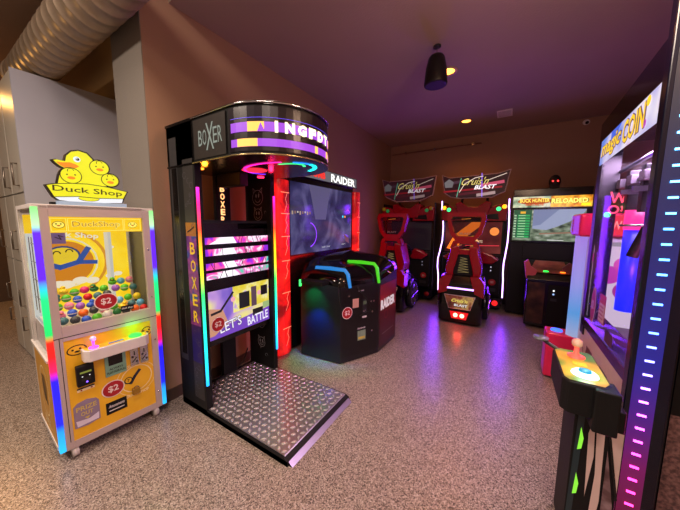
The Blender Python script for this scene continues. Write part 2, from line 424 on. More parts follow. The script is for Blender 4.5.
mb.rect(F, .235, .352, .185, .27, BLM, .002); mb.text(F, 'Amusements', .293, .24, .022, WHT, .004, width=.09, shear=.3); mb.rect(F, .25, .335, .205, .212, WHT, .004); mb.build('operator_sticker', t, 'black operator sticker with white script')
mb = MB(); F = front(.006)
mb.stroke(F, [(.355, .37), (.385, .35), (.41, .39), (.44, .425)], .02, mat('print_navy', '#1c2440', .5), .002); mb.arc(F, .37, .375, .022, .006, ink, w=.003); mb.disc(F, .37, .375, .018, FY, .003); mb.text(F, '7', .37, .375, .022, ink, .004)
mb.build('slingshot_art', t, 'printed bird figure')
mb = MB().box(.385, .43, -.02, .006, .26, .305, mat('brass_lock', '#b08a35', .35, .8), .004); F = front(-.012)
mb.arc(F, .408, .305, .014, .006, CHR, 0, 180); mb.build('padlock', t, 'brass padlock')
# prize door
mb = MB(); F = front(.006)
PO = [(.078, .19), (.078, .33), (.1, .352), (.145, .36), (.19, .345), (.203, .325), (.203, .195), (.14, .182)]
mb.prism(PO, front(.006), -.002, .004, mat('prize_flap', '#8f7f96', .2)); mb.text(F, 'PRIZE', .14, .31, .03, mat('prize_ink', '#c9b45a', .4), .005, width=.1); mb.text(F, 'OUT', .14, .27, .028, mat('prize_ink', '#c9b45a', .4), .005, width=.06)
mb.poly(F, [(.09, .195), (.195, .2), (.198, .245), (.15, .225), (.085, .235)], mat('prize_white', '#d8cfe0', .4), .005); mb.poly(F, [(.125, .245), (.155, .245), (.14, .23)], mat('prize_ink', '#c9b45a', .4), .006)
mb.build('prize_door', t, 'translucent grey flap reading PRIZE OUT')
# control shelf
mb = MB(); mb.prism([(.14, 0), (.495, 0), (.495, -.06), (.47, -.085), (.165, -.085), (.14, -.06)], lambda u, v, w: (u, v+.006, w), .625, .70, FRM2, .006, )
mb.build('control_shelf', t)
mb = MB(); F = top(.7005); mb.poly(F, [(.15, -.002), (.487, -.002), (.487, -.05), (.465, -.074), (.17, -.074), (.15, -.05)], FY, .001)
mb.rect(F, .27, .35, -.055, -.03, mat('print_blue', '#2f6fd0', .4), .002); mb.build('control_top', t, 'yellow printed control top')
mb = MB().lathe([(.026, 0), (.024, .006), (.012, .01), (.006, .014), (.006, .05)], (.195, -.04, .701), glow('#b03cff', 2.5), 20); mb.ball((.195, -.04, .762), .017, mat('joystick_clear', '#d9c9f0', .15)); mb.build('joystick', t, 'purple lit joystick')
light('POINT', (-2.26+.08, .385+.2, .74), '#b050ff', .15, .02, name='joystick_glow')
mb = MB().lathe([(.038, 0), (.038, .008), (.03, .014), (.001, .016)], (.42, -.035, .701), glow('#30ff50', 1.6), 24); mb.build('push_button', t, 'round green lit button')
light('POINT', (-2.26+.09, .385+.42, .76), '#40ff60', .35, .02, name='button_glow')
# side panels
mb = MB().box(-.001, .02, .02, .51, .115, .66, print_noise('duck_side_yellow', [(0, '#b07a10'), (.5, '#c89020'), (1, '#dca836')], 6)); F = left(-.001)
mb.arc(F, -.26, .4, .13, .008, pale, rv=.17); mb.disc(F, -.26, .42, .06, mat('print_brown', '#70501a', .5), .0015, .09); mb.stroke(F, [(-.3, .5), (-.24, .36), (-.2, .33)], .02, ink, .002)
mb.text(F, 'DUCK', -.26, .19, .05, pale, width=.16); mb.build('side_panel', t, 'yellow printed left side panel')
mb = MB().box(.58, .6, .02, .51, .1, .66, FRM2); mb.build('side_panel', t)
MB().box(-.008, .02, .02, .55, .66, .675, FRM2).build('side_ledge', t); MB().box(-.005, 0.02, .02, .55, .09, .115, FRM2).build('side_ledge', t)
# window, inside
mb = MB().box(.068, .53, .012, .016, .865, 1.53, glass('window_glass', '#181818', .06)); mb.build('front_glass', t)
mb = MB().box(.002, .006, .03, .5, .675, 1.575, glass('side_glass', '#50544f', .10)); mb.build('side_glass', t)
mb = MB().box(.594, .598, .03, .5, .80, 1.575, glass('side_glass', '#50544f', .10)); mb.build('side_glass', t)
mb = MB(); BY = glow_noise('duck_backdrop', [(.3, '#f2bc10'), (.5, '#fad020'), (.7, '#ffe040')], 5, 1.1)
mb.box(.02, .58, .5, .545, .80, 1.575, BY); F = front(.5); mb.rect(F, .02, .11, .80, 1.42, glow('#e4e8e2', .8), .008)
gl = lambda c, s=.8: glow(c, s)
mb.arc(F, .2, 1.2, .18, .012, gl('#fff3c0')); mb.disc(F, .2, 1.2, .16, gl('#e88f12'), .0008, seg=36); mb.arc(F, .2, 1.2, .235, .02, gl('#f0a224'), -120, 120, w=.0007)
mb.text(F, 'Duck Shop', .25, 1.40, .05, gl('#fff8e0'), .003, width=.3, rot=-.1)
mb.disc(F, .19, 1.25, .09, gl('#ffdb2a'), .002, .07); mb.arc(F, .19, 1.25, .09, .012, gl('#1c3f80'), w=.003, rv=.07)
mb.stroke(F, [(.13, 1.19), (.17, 1.17), (.27, 1.2), (.33, 1.3)], .035, gl('#2b57a8'), .004); mb.stroke(F, [(.27, 1.2), (.37, 1.19)], .03, gl('#2b57a8'), .004)
mb.arc(F, .16, 1.27, .018, .007, gl('#1a1a1a'), 0, 180, w=.005); mb.arc(F, .225, 1.28, .018, .007, gl('#1a1a1a'), 0, 180, w=.005)
mb.stroke(F, [(.12, 1.3), (.13, 1.22)], .02, gl('#22406a'), .004)
for cx, cz, r in ((.15, 1.05, .04), (.19, 1.04, .05), (.27, 1.06, .045), (.34, 1.05, .04), (.5, 1.08, .03), (.45, 1.07, .03), (.47, 1.3, .02)): mb.disc(F, cx, cz, r, gl('#fff0d0', .9), .006, r*.6)
mb.build('back_panel', t, 'lit yellow back panel with cloud and bird artwork')
mb = MB().box(.02, .58, .03, .5, .80, .84, WHT).box(.43, .45, .4, .49, .84, 1.5, glow('#dcd8cc', .8)).box(.02, .58, .03, .5, 1.545, 1.575, WHT); mb.build('prize_bed', t)
mb = MB(); F = front(.02)   # marquee inside the window
mb.box(.068, .53, .02, .03, 1.435, 1.53, glow('#ffcc00', 1.1)); W_ = glow('#fff27a', 1.1)
for a, b in ((.075, .14), (.148, .42), (.428, .52)):
    for z in (1.445, 1.52): mb.stroke(F, [(a, z), (b, z)], .003, W_, .002)
    for u in (a, b): mb.stroke(F, [(u, 1.445), (u, 1.52)], .003, W_, .002)
mb.text(F, 'DuckShop', .284, 1.482, .05, W_, .003, width=.24, bold=.03); mb.text(F, 'DuckShop', .284, 1.482, .042, glow('#d88a00', .8), .004, width=.235, bold=0)
for cx in (.107, .474):
    mb.disc(F, cx, 1.482, .026, glow('#ffe860', 1.2), .003, .02); mb.arc(F, cx, 1.482, .026, .003, glow('#a86a00', .6), rv=.02, w=.004); mb.disc(F, cx-.01, 1.487, .004, ink, .005); mb.disc(F, cx+.01, 1.487, .004, ink, .005); mb.disc(F, cx, 1.477, .008, glow('#e06a00', .8), .005, .004)
mb.build('marquee', t, 'lit yellow DuckShop marquee')
sticker2(t, front(.012), .29, .975, .055, .003, 1.15)
mb = MB(); mb.rect(front(.012), .07, .13, 1.37, 1.435, mat('notice_violet', '#6a5f98', .5), .002); mb.stroke(front(.012), [(.085, 1.41), (.11, 1.395), (.1, 1.42), (.12, 1.41)], .004, ink, .003); mb.build('notice', t, 'small violet notice in the window corner')
mb = MB(); mb.rect(front(.012), .365, .44, .885, .92, BLM, .002); mb.text(front(.012), 'duck shop', .402, .902, .018, WHT, .003, width=.065, shear=.3); mb.build('window_sticker', t, 'small black window sticker')
mb = MB()
for z in (1.0, 1.12, 1.24, 1.36): mb.tube([(.03, .1, z), (.03, .48, z)], .003, CHR, 6)
for y in (.15, .25, .35, .45): mb.tube([(.03, y, .9), (.03, y, 1.4)], .0025, CHR, 6)
mb.box(.024, .028, .05, .49, .7, .86, glow('#e8ece8', .55)); mb.build('wire_grid', t)
light('AREA', (-2.26-.25, .385+.3, 1.53), '#ffe9a8', 2.6, .4, (0, 0, 0), 'claw_interior_lamp')
for x, y in ((.07, .05), (.53, .05), (.07, .48), (.53, .48)):
    mb = MB().lathe([(.001, -.016), (.034, -.016), (.036, 0), (.034, .016), (.001, .016)], (x, y-.02, .036), mat('caster_white', '#c8c0bc', .5), 16, 'x'); mb.box(x-.02, x+.02, y-.02, y+.02, .045, .07, WHT); mb.build('caster', t)
# lit duck sign on top
sg = MB(); SF = front(.06); OL = mat('sign_edge', '#151208', .4); SY = glow('#f4ec10', 1.0)
mother = [(.12, 1.862), (.138, 1.868), (.173, 1.864), (.18, 1.897), (.203, 1.925), (.236, 1.937), (.274, 1.929), (.3, 1.897), (.301, 1.843), (.31, 1.82), (.36, 1.81), (.38, 1.775), (.36, 1.734), (.126, 1.719), (.143, 1.789), (.169, 1.82), (.147, 1.832), (.131, 1.847)]
banner = [(.082, 1.714), (.115, 1.724), (.19, 1.735), (.265, 1.739), (.37, 1.73), (.468, 1.71), (.444, 1.66), (.316, 1.653), (.219, 1.657), (.11, 1.647)]
white = [(.11, 1.647), (.219, 1.657), (.316, 1.653), (.444, 1.66), (.435, 1.631), (.326, 1.624), (.201, 1.622), (.129, 1.63)]
def grow(P, k, c=None):
    cx = sum(p[0] for p in P)/len(P); cz = sum(p[1] for p in P)/len(P)
    return [(p[0]+k*(p[0]-cx)/max(.03, math.hypot(p[0]-cx, p[1]-cz)), p[1]+k*(p[1]-cz)/max(.03, math.hypot(p[0]-cx, p[1]-cz))) for p in P]
for P in (mother, banner, white): sg.prism(grow(P, .009), SF, -.03, 0, OL)
kids = [(.192, 1.782, .048, .047), (.332, 1.852, .049, .046), (.382, 1.778, .046, .042)]
circ = lambda cx, cz, rx, rz, n=22: [(cx+rx*cos(2*PI*k/n), cz+rz*sin(2*PI*k/n)) for k in range(n)]
for c in kids: sg.prism(circ(c[0], c[1], c[2]+.006, c[3]+.006), SF, -.03, .0005, OL)
sg.build('sign_body', t, 'black edge of the duck sign')
sg = MB(); sg.poly(SF, mother, SY, .002)
sg.poly(SF, [(.132, 1.856), (.162, 1.855), (.193, 1.861), (.219, 1.853), (.234, 1.842), (.206, 1.823), (.165, 1.826), (.144, 1.84)], glow('#ff8c10', 1), .003)
sg.disc(SF, .226, 1.884, .017, glow('#e8f4ff', 1), .003); sg.disc(SF, .229, 1.885, .009, OL, .004); sg.disc(SF, .226, 1.888, .003, glow('#ffffff', 1), .005)
sg.stroke(SF, mother[9:]+mother[:1], .004, OL, .0035); sg.build('mother_duck', t, 'lit yellow mother duck of the sign')
for cx, cz, rx, rz in kids:
    sg = MB(); sg.disc(SF, cx, cz, rx, SY, .004, rz); sg.arc(SF, cx, cz, rx, .004, OL, rv=rz, w=.005, seg=24); sg.disc(SF, cx-.018, cz+.004, .004, OL, .006); sg.disc(SF, cx+.018, cz+.006, .004, OL, .006); sg.disc(SF, cx, cz-.014, .018, glow('#ff8c10', 1), .006, .009)
    sg.arc(SF, cx, cz+rz*.6, rx*.3, .003, OL, 10, 200, w=.006, seg=8); sg.build('duckling', t)
sg = MB(); sg.poly(SF, banner, SY, .006); sg.stroke(SF, banner[:6], .004, OL, .0065); sg.poly(SF, white, glow('#f6f8ff', 1), .0055); sg.disc(SF, .265, 1.648, .05, SY, .0065, .016)
sg.arc(SF, .265, 1.648, .05, .003, OL, 180, 360, w=.007, rv=.016)
sg.stroke(SF, [(.11, 1.647), (.219, 1.657), (.316, 1.653), (.444, 1.66)], .004, OL, .007)
sg.text(SF, 'Duck Shop', .272, 1.692, .044, mat('sign_ink', '#3a3000', .5), .008, width=.335, rot=-.02, bold=.01); sg.build('banner', t, 'yellow Duck Shop banner')
MB().box(.12, .46, .05, .1, 1.6, 1.625, mat('sign_base', '#9ab8d8', .3)).box(.1, .14, .12, .16, 1.6, 1.62, BLM).build('sign_bracket', t)
claw_t = t
# prizes
cols = {'red': '#d01818', 'orange': '#f06a18', 'yellow': '#f2d020', 'green': '#58c020', 'dark green': '#207838', 'blue': '#2858c8', 'sky blue': '#68b8e8', 'purple': '#a060c8', 'pink': '#f088a8', 'white': '#ecebe6', 'dark grey': '#3a3c40', 'teal': '#3c7078', 'magenta': '#d82878'}
rows = [('front row', .06, .872), ('second row', .118, .90), ('middle row', .178, .935), ('rear row', .24, .975), ('back row', .305, 1.015)]
names = list(cols); used = {}
front_cols = ['teal', 'dark grey', 'blue', 'green', 'white', 'dark green', 'dark grey', 'orange', 'red']
Rz = Matrix.Rotation(math.radians(87), 3, 'Z')
toys = 0
for ri, (rl, y, z) in enumerate(rows):
    for k in range(9):
        cn = front_cols[k] if ri == 0 else random.choice(names+['white', 'orange', 'green', 'red', 'pink'])
        x = .088+k*.0535+random.uniform(-.001, .001); r = random.uniform(.0245, .0265)
        kind = random.choice(('ball', 'ball', 'capsule', 'duck')) if ri else 'ball'
        zz = z + random.uniform(-.006, .006) + (.03 if k > 5 and ri > 2 else 0) + (.012 if k in (0, 1) else 0)
        wp = Rz @ Vector((x, y, 0)) + Vector((-2.26, .385, zz))
        pl = mat('toy_'+cn.replace(' ', '_'), cols[cn], .45)
        pos = ['left end', 'second from left', 'third from left', 'just left of centre', 'centre', 'just right of centre', 'third from right', 'second from right', 'right end'][k]
        nm = {'ball': 'toy_ball', 'capsule': 'toy_capsule', 'duck': 'toy_duck'}[kind]
        o = thing(nm, wp, random.uniform(0, 360), '%s toy %s in the claw machine, %s, %s' % (cn, kind, rl, pos), 'toy', 'prizes in the duck claw machine')
        if kind == 'ball': MB().ball((0, 0, 0), r, pl).build('body', o); MB().disc(top(r*.98), 0, 0, r*.15, WHT, 0.0).build('tag', o)
        elif kind == 'capsule':
            MB().ball((0, 0, 0), (r, r, r*1.05), pl).build('shell', o); MB().lathe([(r*1.0, -.003), (r*1.05, 0), (r*1.0, .003)], (0, 0, 0), WHT, 16).build('seam_band', o)
        else:
            MB().ball((0, 0, -.004), (r, r*1.1, r*.8), pl).build('body', o); MB().ball((0, -.012, r*.75), r*.6, pl).build('head', o); MB().ball((0, -.012-r*.6, r*.7), (r*.22, r*.25, r*.12), mat('beak_orange', '#f08a18', .4), 8, 5).build('beak', o)

# ------------------------------------------------------------------ boxing machine
t = thing('boxing_machine', (-1.9, 1.12, 0), 90, 'black boxing machine with a rounded light-up canopy and a metal tread plate', 'arcade machine')
W = .76
RB = [(0, '#10a0ff'), (.12, '#10d0ff'), (.3, '#10e8c0'), (.48, '#30e060'), (.58, '#d8e020'), (.7, '#ffb010'), (.8, '#ff4020'), (.92, '#ff1880'), (1, '#ff28c0')]
LED = glow_ramp('boxer_led', 'Z', .25, 1.75, RB, 2.2)
for nm, xa, xb in (('side_panel', 0, .05), ('side_panel', W-.05, W)):
    mb = MB(); mb.box(xa, xb, .0, .345, .03, 2.2, BLM)
    if xa == 0:
        F = left(0); mb.rect(F, -.32, -.22, .4, 2.12, mat('recess_grey', '#2a2a2d', .5), .001); mb.rect(F, -.30, -.23, .45, 1.9, BLK, .0015)
        G = print_noise('boxer_side_art', [(0, '#2a1240'), (.38, '#55206a'), (.5, '#8a3a80'), (.6, '#2a3a8a'), (.8, '#3a8a7a')], 6, .4, 2, dist=.6)
        mb.rect(F, -.15, -.02, .72, 1.40, G, .001); mb.rect(F, -.15, -.02, 1.40, 1.50, mat('side_amber', '#9a6214', .4), .001)
        mb.rect(F, -.15, -.02, 1.50, 1.95, mat('side_dark_art', '#2b2829', .5), .001); mb.rect(F, -.15, -.02, .42, .72, mat('side_indigo', '#1c1650', .4), .001)
        mb.rect(F, -.15, -.02, .12, .42, mat('side_dark_art', '#2b2829', .5), .001)
        Yl = mat('side_letter_yellow', '#e6c228', .4)
        for k, ch in enumerate('BOXER'): mb.text(F, ch, -.075, 1.31-k*.13, .09, Yl, .003, width=.065)
        dl = mat('doodle_line', '#5a5560', .5)
        for k in range(26):
            zc = random.choice((random.uniform(.14, .7), random.uniform(1.45, 1.9))); uc = random.uniform(-.13, -.04)
            mb.arc(F, uc, zc, random.uniform(.008, .022), .003, dl, random.uniform(0, 90), random.uniform(200, 360), w=.003, seg=7)
        mb.stroke(F, [(-.13, 1.43), (-.08, 1.45), (-.04, 1.47)], .008, ink, .003)
    else:
        F = lambda u, v, w, xa=xa: (xa-w, -u, v); dl = mat('doodle_pale', '#a8a4ac', .5)
        for cz, r in ((1.74, .07), (1.58, .055), (.75, .06), (.5, .05), (.3, .05)):
            mb.arc(F, -.17, cz, r, .005, dl, w=.002); mb.disc(F, -.19, cz+r*.25, .008, dl, .002, .018); mb.disc(F, -.155, cz+r*.25, .008, dl, .002, .018); mb.arc(F, -.17, cz-.005, r*.55, .005, dl, 200, 340, w=.002, seg=8)
            mb.stroke(F, [(-.17-r*.8, cz+r*.6), (-.17-r*.9, cz+r*1.3), (-.17-r*.4, cz+r*.9)], .005, dl, .002); mb.stroke(F, [(-.17+r*.8, cz+r*.6), (-.17+r*.9, cz+r*1.3), (-.17+r*.4, cz+r*.9)], .005, dl, .002)
        for k in range(16): mb.arc(F, random.uniform(-.28, -.06), random.uniform(.15, 1.85), random.uniform(.01, .02), .003, dl, 0, 250, w=.002, seg=6)
    mb.build(nm, t)
for xa in (.002, W-.022):
    MB().box(xa, xa+.02, -.012, 0, .25, 1.75, LED, .004).build('light_strip', t, 'rainbow light strip')
mb = MB()   # tread platform
mb.box(0, W, -.83, .345, 0, .035, BLM); mb.prism([(-.83, 0), (-.83, .035), (-.80, .05), (.345, .05), (.345, 0)], lambda u, v, w: (w, u, v), .0, W, BLM); mb.build('platform', t)
TP = mat('tread_plate', '#98949a', .28, .75, var=.12, scale=9, bump=.2)
TPD = mat('tread_lozenge', '#e6e2e4', .22, .6, var=.08)
mb = MB(); mb.box(.012, W-.012, -.795, .30, .05, .054, TP)
mb.add([(.012, -.795, .054), (W-.012, -.795, .054), (W-.012, -.862, .004), (.012, -.862, .004)], [(0, 1, 2, 3)], mat('ramp_edge', '#b8b4c0', .35, .8, var=.1))
mb.add([(.012, -.795, .0), (.012, -.862, .004), (.012, -.795, .054)], [(0, 1, 2)], BLM); mb.add([(W-.012, -.795, .0), (W-.012, -.862, .004), (W-.012, -.795, .054)], [(0, 2, 1)], BLM)
for i in range(16):
    for j in range(23):
        cx = .035+i*.046; cyy = -.775+j*.047
        if (i+j) % 2: a = math.radians(45)
        else: a = math.radians(-45)
        if cyy > .28: continue
        dx, dy = cos(a), sin(a); L, w_ = .0215, .0105
        P = [(cx+dx*L, cyy+dy*L), (cx-dy*w_, cyy+dx*w_), (cx-dx*L, cyy-dy*L), (cx+dy*w_, cyy-dx*w_)]
        vs = [(p[0], p[1], .054) for p in P]+[(cx+(p[0]-cx)*.6, cyy+(p[1]-cyy)*.6, .061) for p in P]
        mb.add(vs, [(4, 5, 6, 7), (0, 1, 5, 4), (1, 2, 6, 5), (2, 3, 7, 6), (3, 0, 4, 7)], TPD)
mb.build('tread_plate', t, 'shiny diamond tread plate')
mb = MB(); mb.box(.05, W-.05, .05, .2, .52, 1.5, BLK, .004).box(.05, W-.05, .05, .1, 1.45, 1.52, BLM); mb.build('display_panel', t)
art = glow_noise('boxer_bar_art', [(0, '#5a1880'), (.36, '#8a2ad0'), (.42, '#e040b0'), (.5, '#f060a0'), (.56, '#ffe8ff'), (.6, '#e84fb8'), (.68, '#18c8a0'), (.75, '#4030c0')], 5, 1.3, 2, dist=1.2)
F = front(.05)
for z in (1.333, 1.243, 1.133, 1.058):
    mb = MB(); mb.rect(F, .075, .715, z, z+.052, art, .002)
    for k in range(8):
        u = random.uniform(.1, .68); mb.stroke(F, [(u, z+.002), (u+random.uniform(-.03, .03), z+.05)], .005, ink, .004)
    mb.poly(F, [(.2+random.uniform(-.1, .1), z), (.36, z), (.33, z+.052), (.22, z+.052)], glow('#fff4ff', 1.2), .003); mb.build('light_bar', t, 'glowing pink and purple display bar')
mb = MB(); SC = glow_noise('boxer_screen_art', [(.3, '#e8d850'), (.42, '#f4e890'), (.5, '#c89ae0'), (.6, '#8a6ad0'), (.75, '#5a4ab0')], 3, .95, 2, dist=.5)
mb.box(.07, .715, .044, .05, .555, .975, BLK); F = front(.044); mb.rect(F, .08, .70, .57, .965, SC, .001); mb.poly(F, [(.3, .965), (.70, .965), (.70, .76), (.3, .74)], glow_noise('boxer_yellow_art', [(.35, '#e8d030'), (.5, '#f0dc58'), (.62, '#f8f0a0'), (.7, '#c8a8e0')], 12, .95, 2), .0015); mb.poly(F, [(.08, .57), (.70, .57), (.70, .70), (.25, .66), (.08, .62)], glow('#7a48c8', .9), .0016)
mb.poly(F, [(.08, .83), (.2, .8), (.25, .67), (.12, .6), (.08, .6)], glow('#e0a080', .8), .002); mb.stroke(F, [(.1, .78), (.18, .79), (.3, .92)], .02, glow('#2a2430', .4), .003)
mb.rect(F, .36, .47, .76, .9, glow('#182830', .35), .003); mb.rect(F, .49, .55, .75, .93, glow('#7a5a70', .5), .003); mb.rect(F, .6, .68, .83, .92, glow('#141820', .3), .003); mb.rect(F, .5, .62, .66, .72, glow('#20202a', .3), .004); mb.rect(F, .62, .70, .70, .76, glow('#b8d890', .7), .004)
for u in (.30, .44, .58, .66): mb.disc(F, u, .86, .022, glow('#ffb0c0', .9), .0025)
mb.text(F, "LET'S", .27, .655, .09, glow('#2a1a50', .8), .004, width=.22, rot=.1, bold=.05); mb.text(F, "LET'S", .27, .655, .085, glow('#f4f0ff', 1), .005, width=.21, rot=.1, bold=.01)
mb.text(F, 'BATTLE', .56, .63, .08, glow('#f4f0ff', 1), .005, width=.24, rot=.05, bold=.02)
mb.build('screen', t, 'bright yellow and violet screen'); sticker2(t, front(.04), .15, .69, .06, .004)
# canopy
N = 20
arcp = [(W/2-W/2*cos(PI*k/N), -.40-W/2*sin(PI*k/N)) for k in range(N+1)]
plan = [(0, .345)] + arcp + [(W, .345)]
def scale_plan(P, k): return [(W/2+(x-W/2)*k, (y+.2)*k-.2) for x, y in P]
id3 = lambda u, v, w: (u, v, w)
mb = MB(); mb.prism(plan, id3, 1.915, 2.20, BLM); mb.prism(scale_plan(plan, 1.012), id3, 2.196, 2.215, BLK); mb.prism(scale_plan(plan, 1.012), id3, 1.905, 1.918, BLK); mb.build('canopy', t)
def peri(s):
    """point on the canopy outline at arc length s from the left front corner of the straight side"""
    if s < .40: return (0, -s), (-1, 0)
    a = (s-.40)/(W/2)
    if a > PI: return (W, -.40+(s-.40-PI*W/2)), (1, 0)
    return (W/2-W/2*cos(a), -.40-W/2*sin(a)), (-cos(a), -sin(a))
def CF(u, v, w):
    (x, y), (nx, ny) = peri(u); return (x+nx*(w+.004), y+ny*(w+.004), v)
mb = MB(); mb.rect(CF, .02, .37, 1.93, 2.185, mat('name_plate', '#2c2826', .4), .001)
LT = glow('#c9d3c4', .45)
for k, (ch, u, hh) in enumerate((('B', .10, .10), ('O', .148, .10), ('X', .205, .17), ('E', .262, .10), ('R', .312, .10))): mb.text(CF, ch, u, 2.06, hh, LT, .003, width=.042 if ch != 'X' else .085, bold=.0)
for a in (.0, .37): mb.rect(CF, a-.0, a+.008, 1.93, 2.185, BLK, .004)
mb.build('name_plate', t, 'dark plate with pale BOXER lettering')
PU = glow('#a244dc', 1.15); AM = glow('#ffb050', 1.9); WA = glow('#ffe9b0', 2.4)
mb = MB(); e0, e1 = .40, 1.50
mb.rect(CF, e0, e1, 1.93, 2.185, mat('led_face', '#140a14', .3), .0005, 24)
for z0, z1 in ((2.04, 2.095), (1.955, 2.0)): mb.rect(CF, e0+.02, e1, z0, z1, PU, .003, 26)
mb.rect(CF, e0+.02, e1, 2.118, 2.12, glow('#6a50ff', 1.5), .003, 22)
for (z0, z1, segs) in ((2.04, 2.095, ((.54, .64), (1.18, 1.24))), (1.955, 2.0, ((.47, .6), (.97, 1.0), (1.12, 1.16), (1.2, 1.26)))):
    for a, b in segs: mb.rect(CF, a, b, z0, z1, AM, .005, 3)
mb.poly(CF, [(.60, 2.04), (.645, 2.04), (.62, 2.09)], PU, .006)
for k, ch in enumerate('INGFDT'): mb.text(CF, ch, .71+k*.079, 2.068, .066, WA, .007, width=.06 if k else .018, bold=.06)
mb.build('led_display', t, 'curved purple and amber scrolling display')
mb = MB(); GO = mat('lip_gold', '#b8a878', .25, .9)
for z in (2.205, 1.91): mb.tube([CF(s*.02, z, .006) for s in range(0, 86)], .005, GO if z < 2 else CHR, 6)
mb.build('canopy_trim', t, 'thin bright metal lip')
mb = MB(); U = under(1.904)
cx, cyy = .42, -.4
mb.arc(U, cx, cyy, .2, .025, glow('#ff20a0', 2.2), 90, 215, rv=.30, w=.002); mb.arc(U, cx, cyy, .2, .03, glow('#20e8e0', 2.4), 270, 330, rv=.30, w=.002); mb.arc(U, cx, cyy, .2, .022, glow('#2080ff', 2.2), 235, 270, rv=.30, w=.002)
mb.arc(U, cx, cyy, .2, .022, glow('#8030ff', 2), 60, 95, rv=.3, w=.002); mb.disc(U, cx-.06, cyy+.20, .09, glow('#ff2838', 1.8), .002, .1); mb.arc(U, cx-.03, cyy-.05, .1, .02, glow('#40ff90', 1.5), 200, 300, rv=.2, w=.002)
mb.build('halo_lights', t, 'coloured light ring under the canopy')
mb = MB(); mb.lathe([(.001, 0), (.03, 0), (.03, -.008), (.001, -.008)], (.1, .1, 1.905), glow('#ff8a20', 4), 14); mb.build('downlight', t)
mb = MB(); mb.lathe([(.001, 0), (.03, 0), (.03, -.008), (.001, -.008)], (.6, .0, 1.905), glow('#ff2050', 4), 14); mb.build('downlight', t)
light('POINT', (-1.98, 1.25, 1.86), '#ff8a20', .8, .02, name='canopy_amber'); light('POINT', (-1.75, 1.7, 1.85), '#ff2050', .5, .02, name='canopy_red')
mb = MB(); mb.box(.36, .50, .30, .34, .03, 1.905, BLM); F = front(.30)
OR = glow('#ffb070', 2)
for k, ch in enumerate('BOXER'): mb.text(F, ch, .42, 1.80-k*.068, .055, OR, .003, width=.045, bold=.04)
mb.build('rear_post', t, 'black rear post with small glowing letters')
mb = MB(); mb.box(.34, .42, -.05, .25, 1.80, 1.905, BLM, .01); mb.build('bag_arm', t)
mb = MB().tube([(-2.1, 1.3, .062), (-2.15, 1.36, .09), (-2.2, 1.45, .065), (-2.2, 1.6, .062), (-2.22, 1.72, .1), (-2.25, 1.8, .2)], .006, RUB); tag(mb.build('power_cable'), 'thin black cable lying behind the boxing machine tread plate', 'cable')

# ------------------------------------------------------------------ shooter machine (screen against the wall, gun pedestal in front)
t = thing('shooter_display_cabinet', (-2.1, 2.04, 0), 90, 'tall shooter game screen cabinet with red lit pillars against the left wall', 'arcade machine')
TW = 1.84
mb = MB().box(.2, TW-.14, .02, .235, .03, 2.03, BLM).box(.2, TW-.14, -.01, .02, .03, 1.1, BLK, .004); mb.build('body', t)
mb = MB(); mb.box(.22, TW-.16, -.015, .02, 1.08, 2.03, BLK, .006); F = front(-.015)
TRS = glow_noise('dim_attract_screen', [(.25, '#14122a'), (.45, '#34305a'), (.6, '#5a5482'), (.8, '#8a84aa')], 2.6, 1.0, 7, dist=.8, rough=.12)
mb.rect(F, .26, 1.63, 1.14, 1.965, TRS, .001)
mb.poly(F, [(.6, 1.965), (1.05, 1.965), (.95, 1.55), (.72, 1.55)], glow('#5a5678', .9), .002)
mb.arc(F, .58, 1.36, .16, .014, glow('#8a3af0', 1.6), -75, 75, w=.004, rv=.15)
for k in range(8): mb.rect(F, .28+k*.045, .305+k*.045, 1.60+.01*(k % 3), 1.64, glow(('#b09a80', '#8a6a50', '#c8c0b0')[k % 3], .9), .004)
mb.disc(F, 1.38, 1.6, .018, glow('#30c8e8', 1.5), .004); mb.disc(F, 1.44, 1.6, .016, glow('#ff8a30', 1.5), .004); mb.arc(F, 1.52, 1.62, .06, .012, glow('#b040ff', 1.8), 30, 120, w=.004, rv=.08)
mb.poly(F, [(1.4, 1.36), (1.55, 1.28), (1.57, 1.2), (1.46, 1.24)], glow('#7a4a60', .9), .004)
mb.text(F, 'INSERT COINS', .95, 1.19, .022, glow('#b8b8c8', .8), .004); mb.text(F, 'CREDIT 0', 1.4, 1.2, .02, glow('#b8b8c8', .8), .004)
mb.build('screen', t, 'dim violet game screen')
LG = glow_noise('red_pillar_light', [(.0, '#4a0206'), (.42, '#900a0e'), (.55, '#f01818'), (.7, '#ff2a20'), (1, '#ff5a40')], 2.5, 1.3, 3, dist=.7)
def pillar(x0, x1, z1):
    pr_ = MB(); c = (x0+x1)/2; hw = (x1-x0)/2; P = [(c-hw, .2)]+[(c-hw*cos(PI*k/10), -.02-.06*sin(PI*k/10)) for k in range(11)]+[(c+hw, .2)]
    pr_.prism(P, id3, .05, z1, LG); PF = front(-.082)
    for zb in (.35, .75, 1.1, 1.36, 1.6, 1.82):
        if zb > z1-.05: continue
        pr_.stroke(PF, [(c-hw*.55, zb), (c+hw*.55, zb)], .008, glow('#ff7a5a', 1.6), .001)
        pr_.stroke(PF, [(c+hw*.3, zb), (c+hw*.05, zb-.07), (c+hw*.25, zb-.12), (c-hw*.1, zb-.2)], .004, glow('#ff8a70', 1.6), .001)
    return pr_.build('light_pillar', t, 'red glowing pillar with lightning pattern')
pillar(0, .22, 1.95); pillar(TW-.17, TW, 1.98)
mb = MB(); mb.box(.2, TW-.1, -.05, .23, 2.03, 2.175, BLK, .005); F = front(-.05)
mb.rect(F, .22, TW-.12, 2.038, 2.168, glow('#7a7a80', .7), .001)
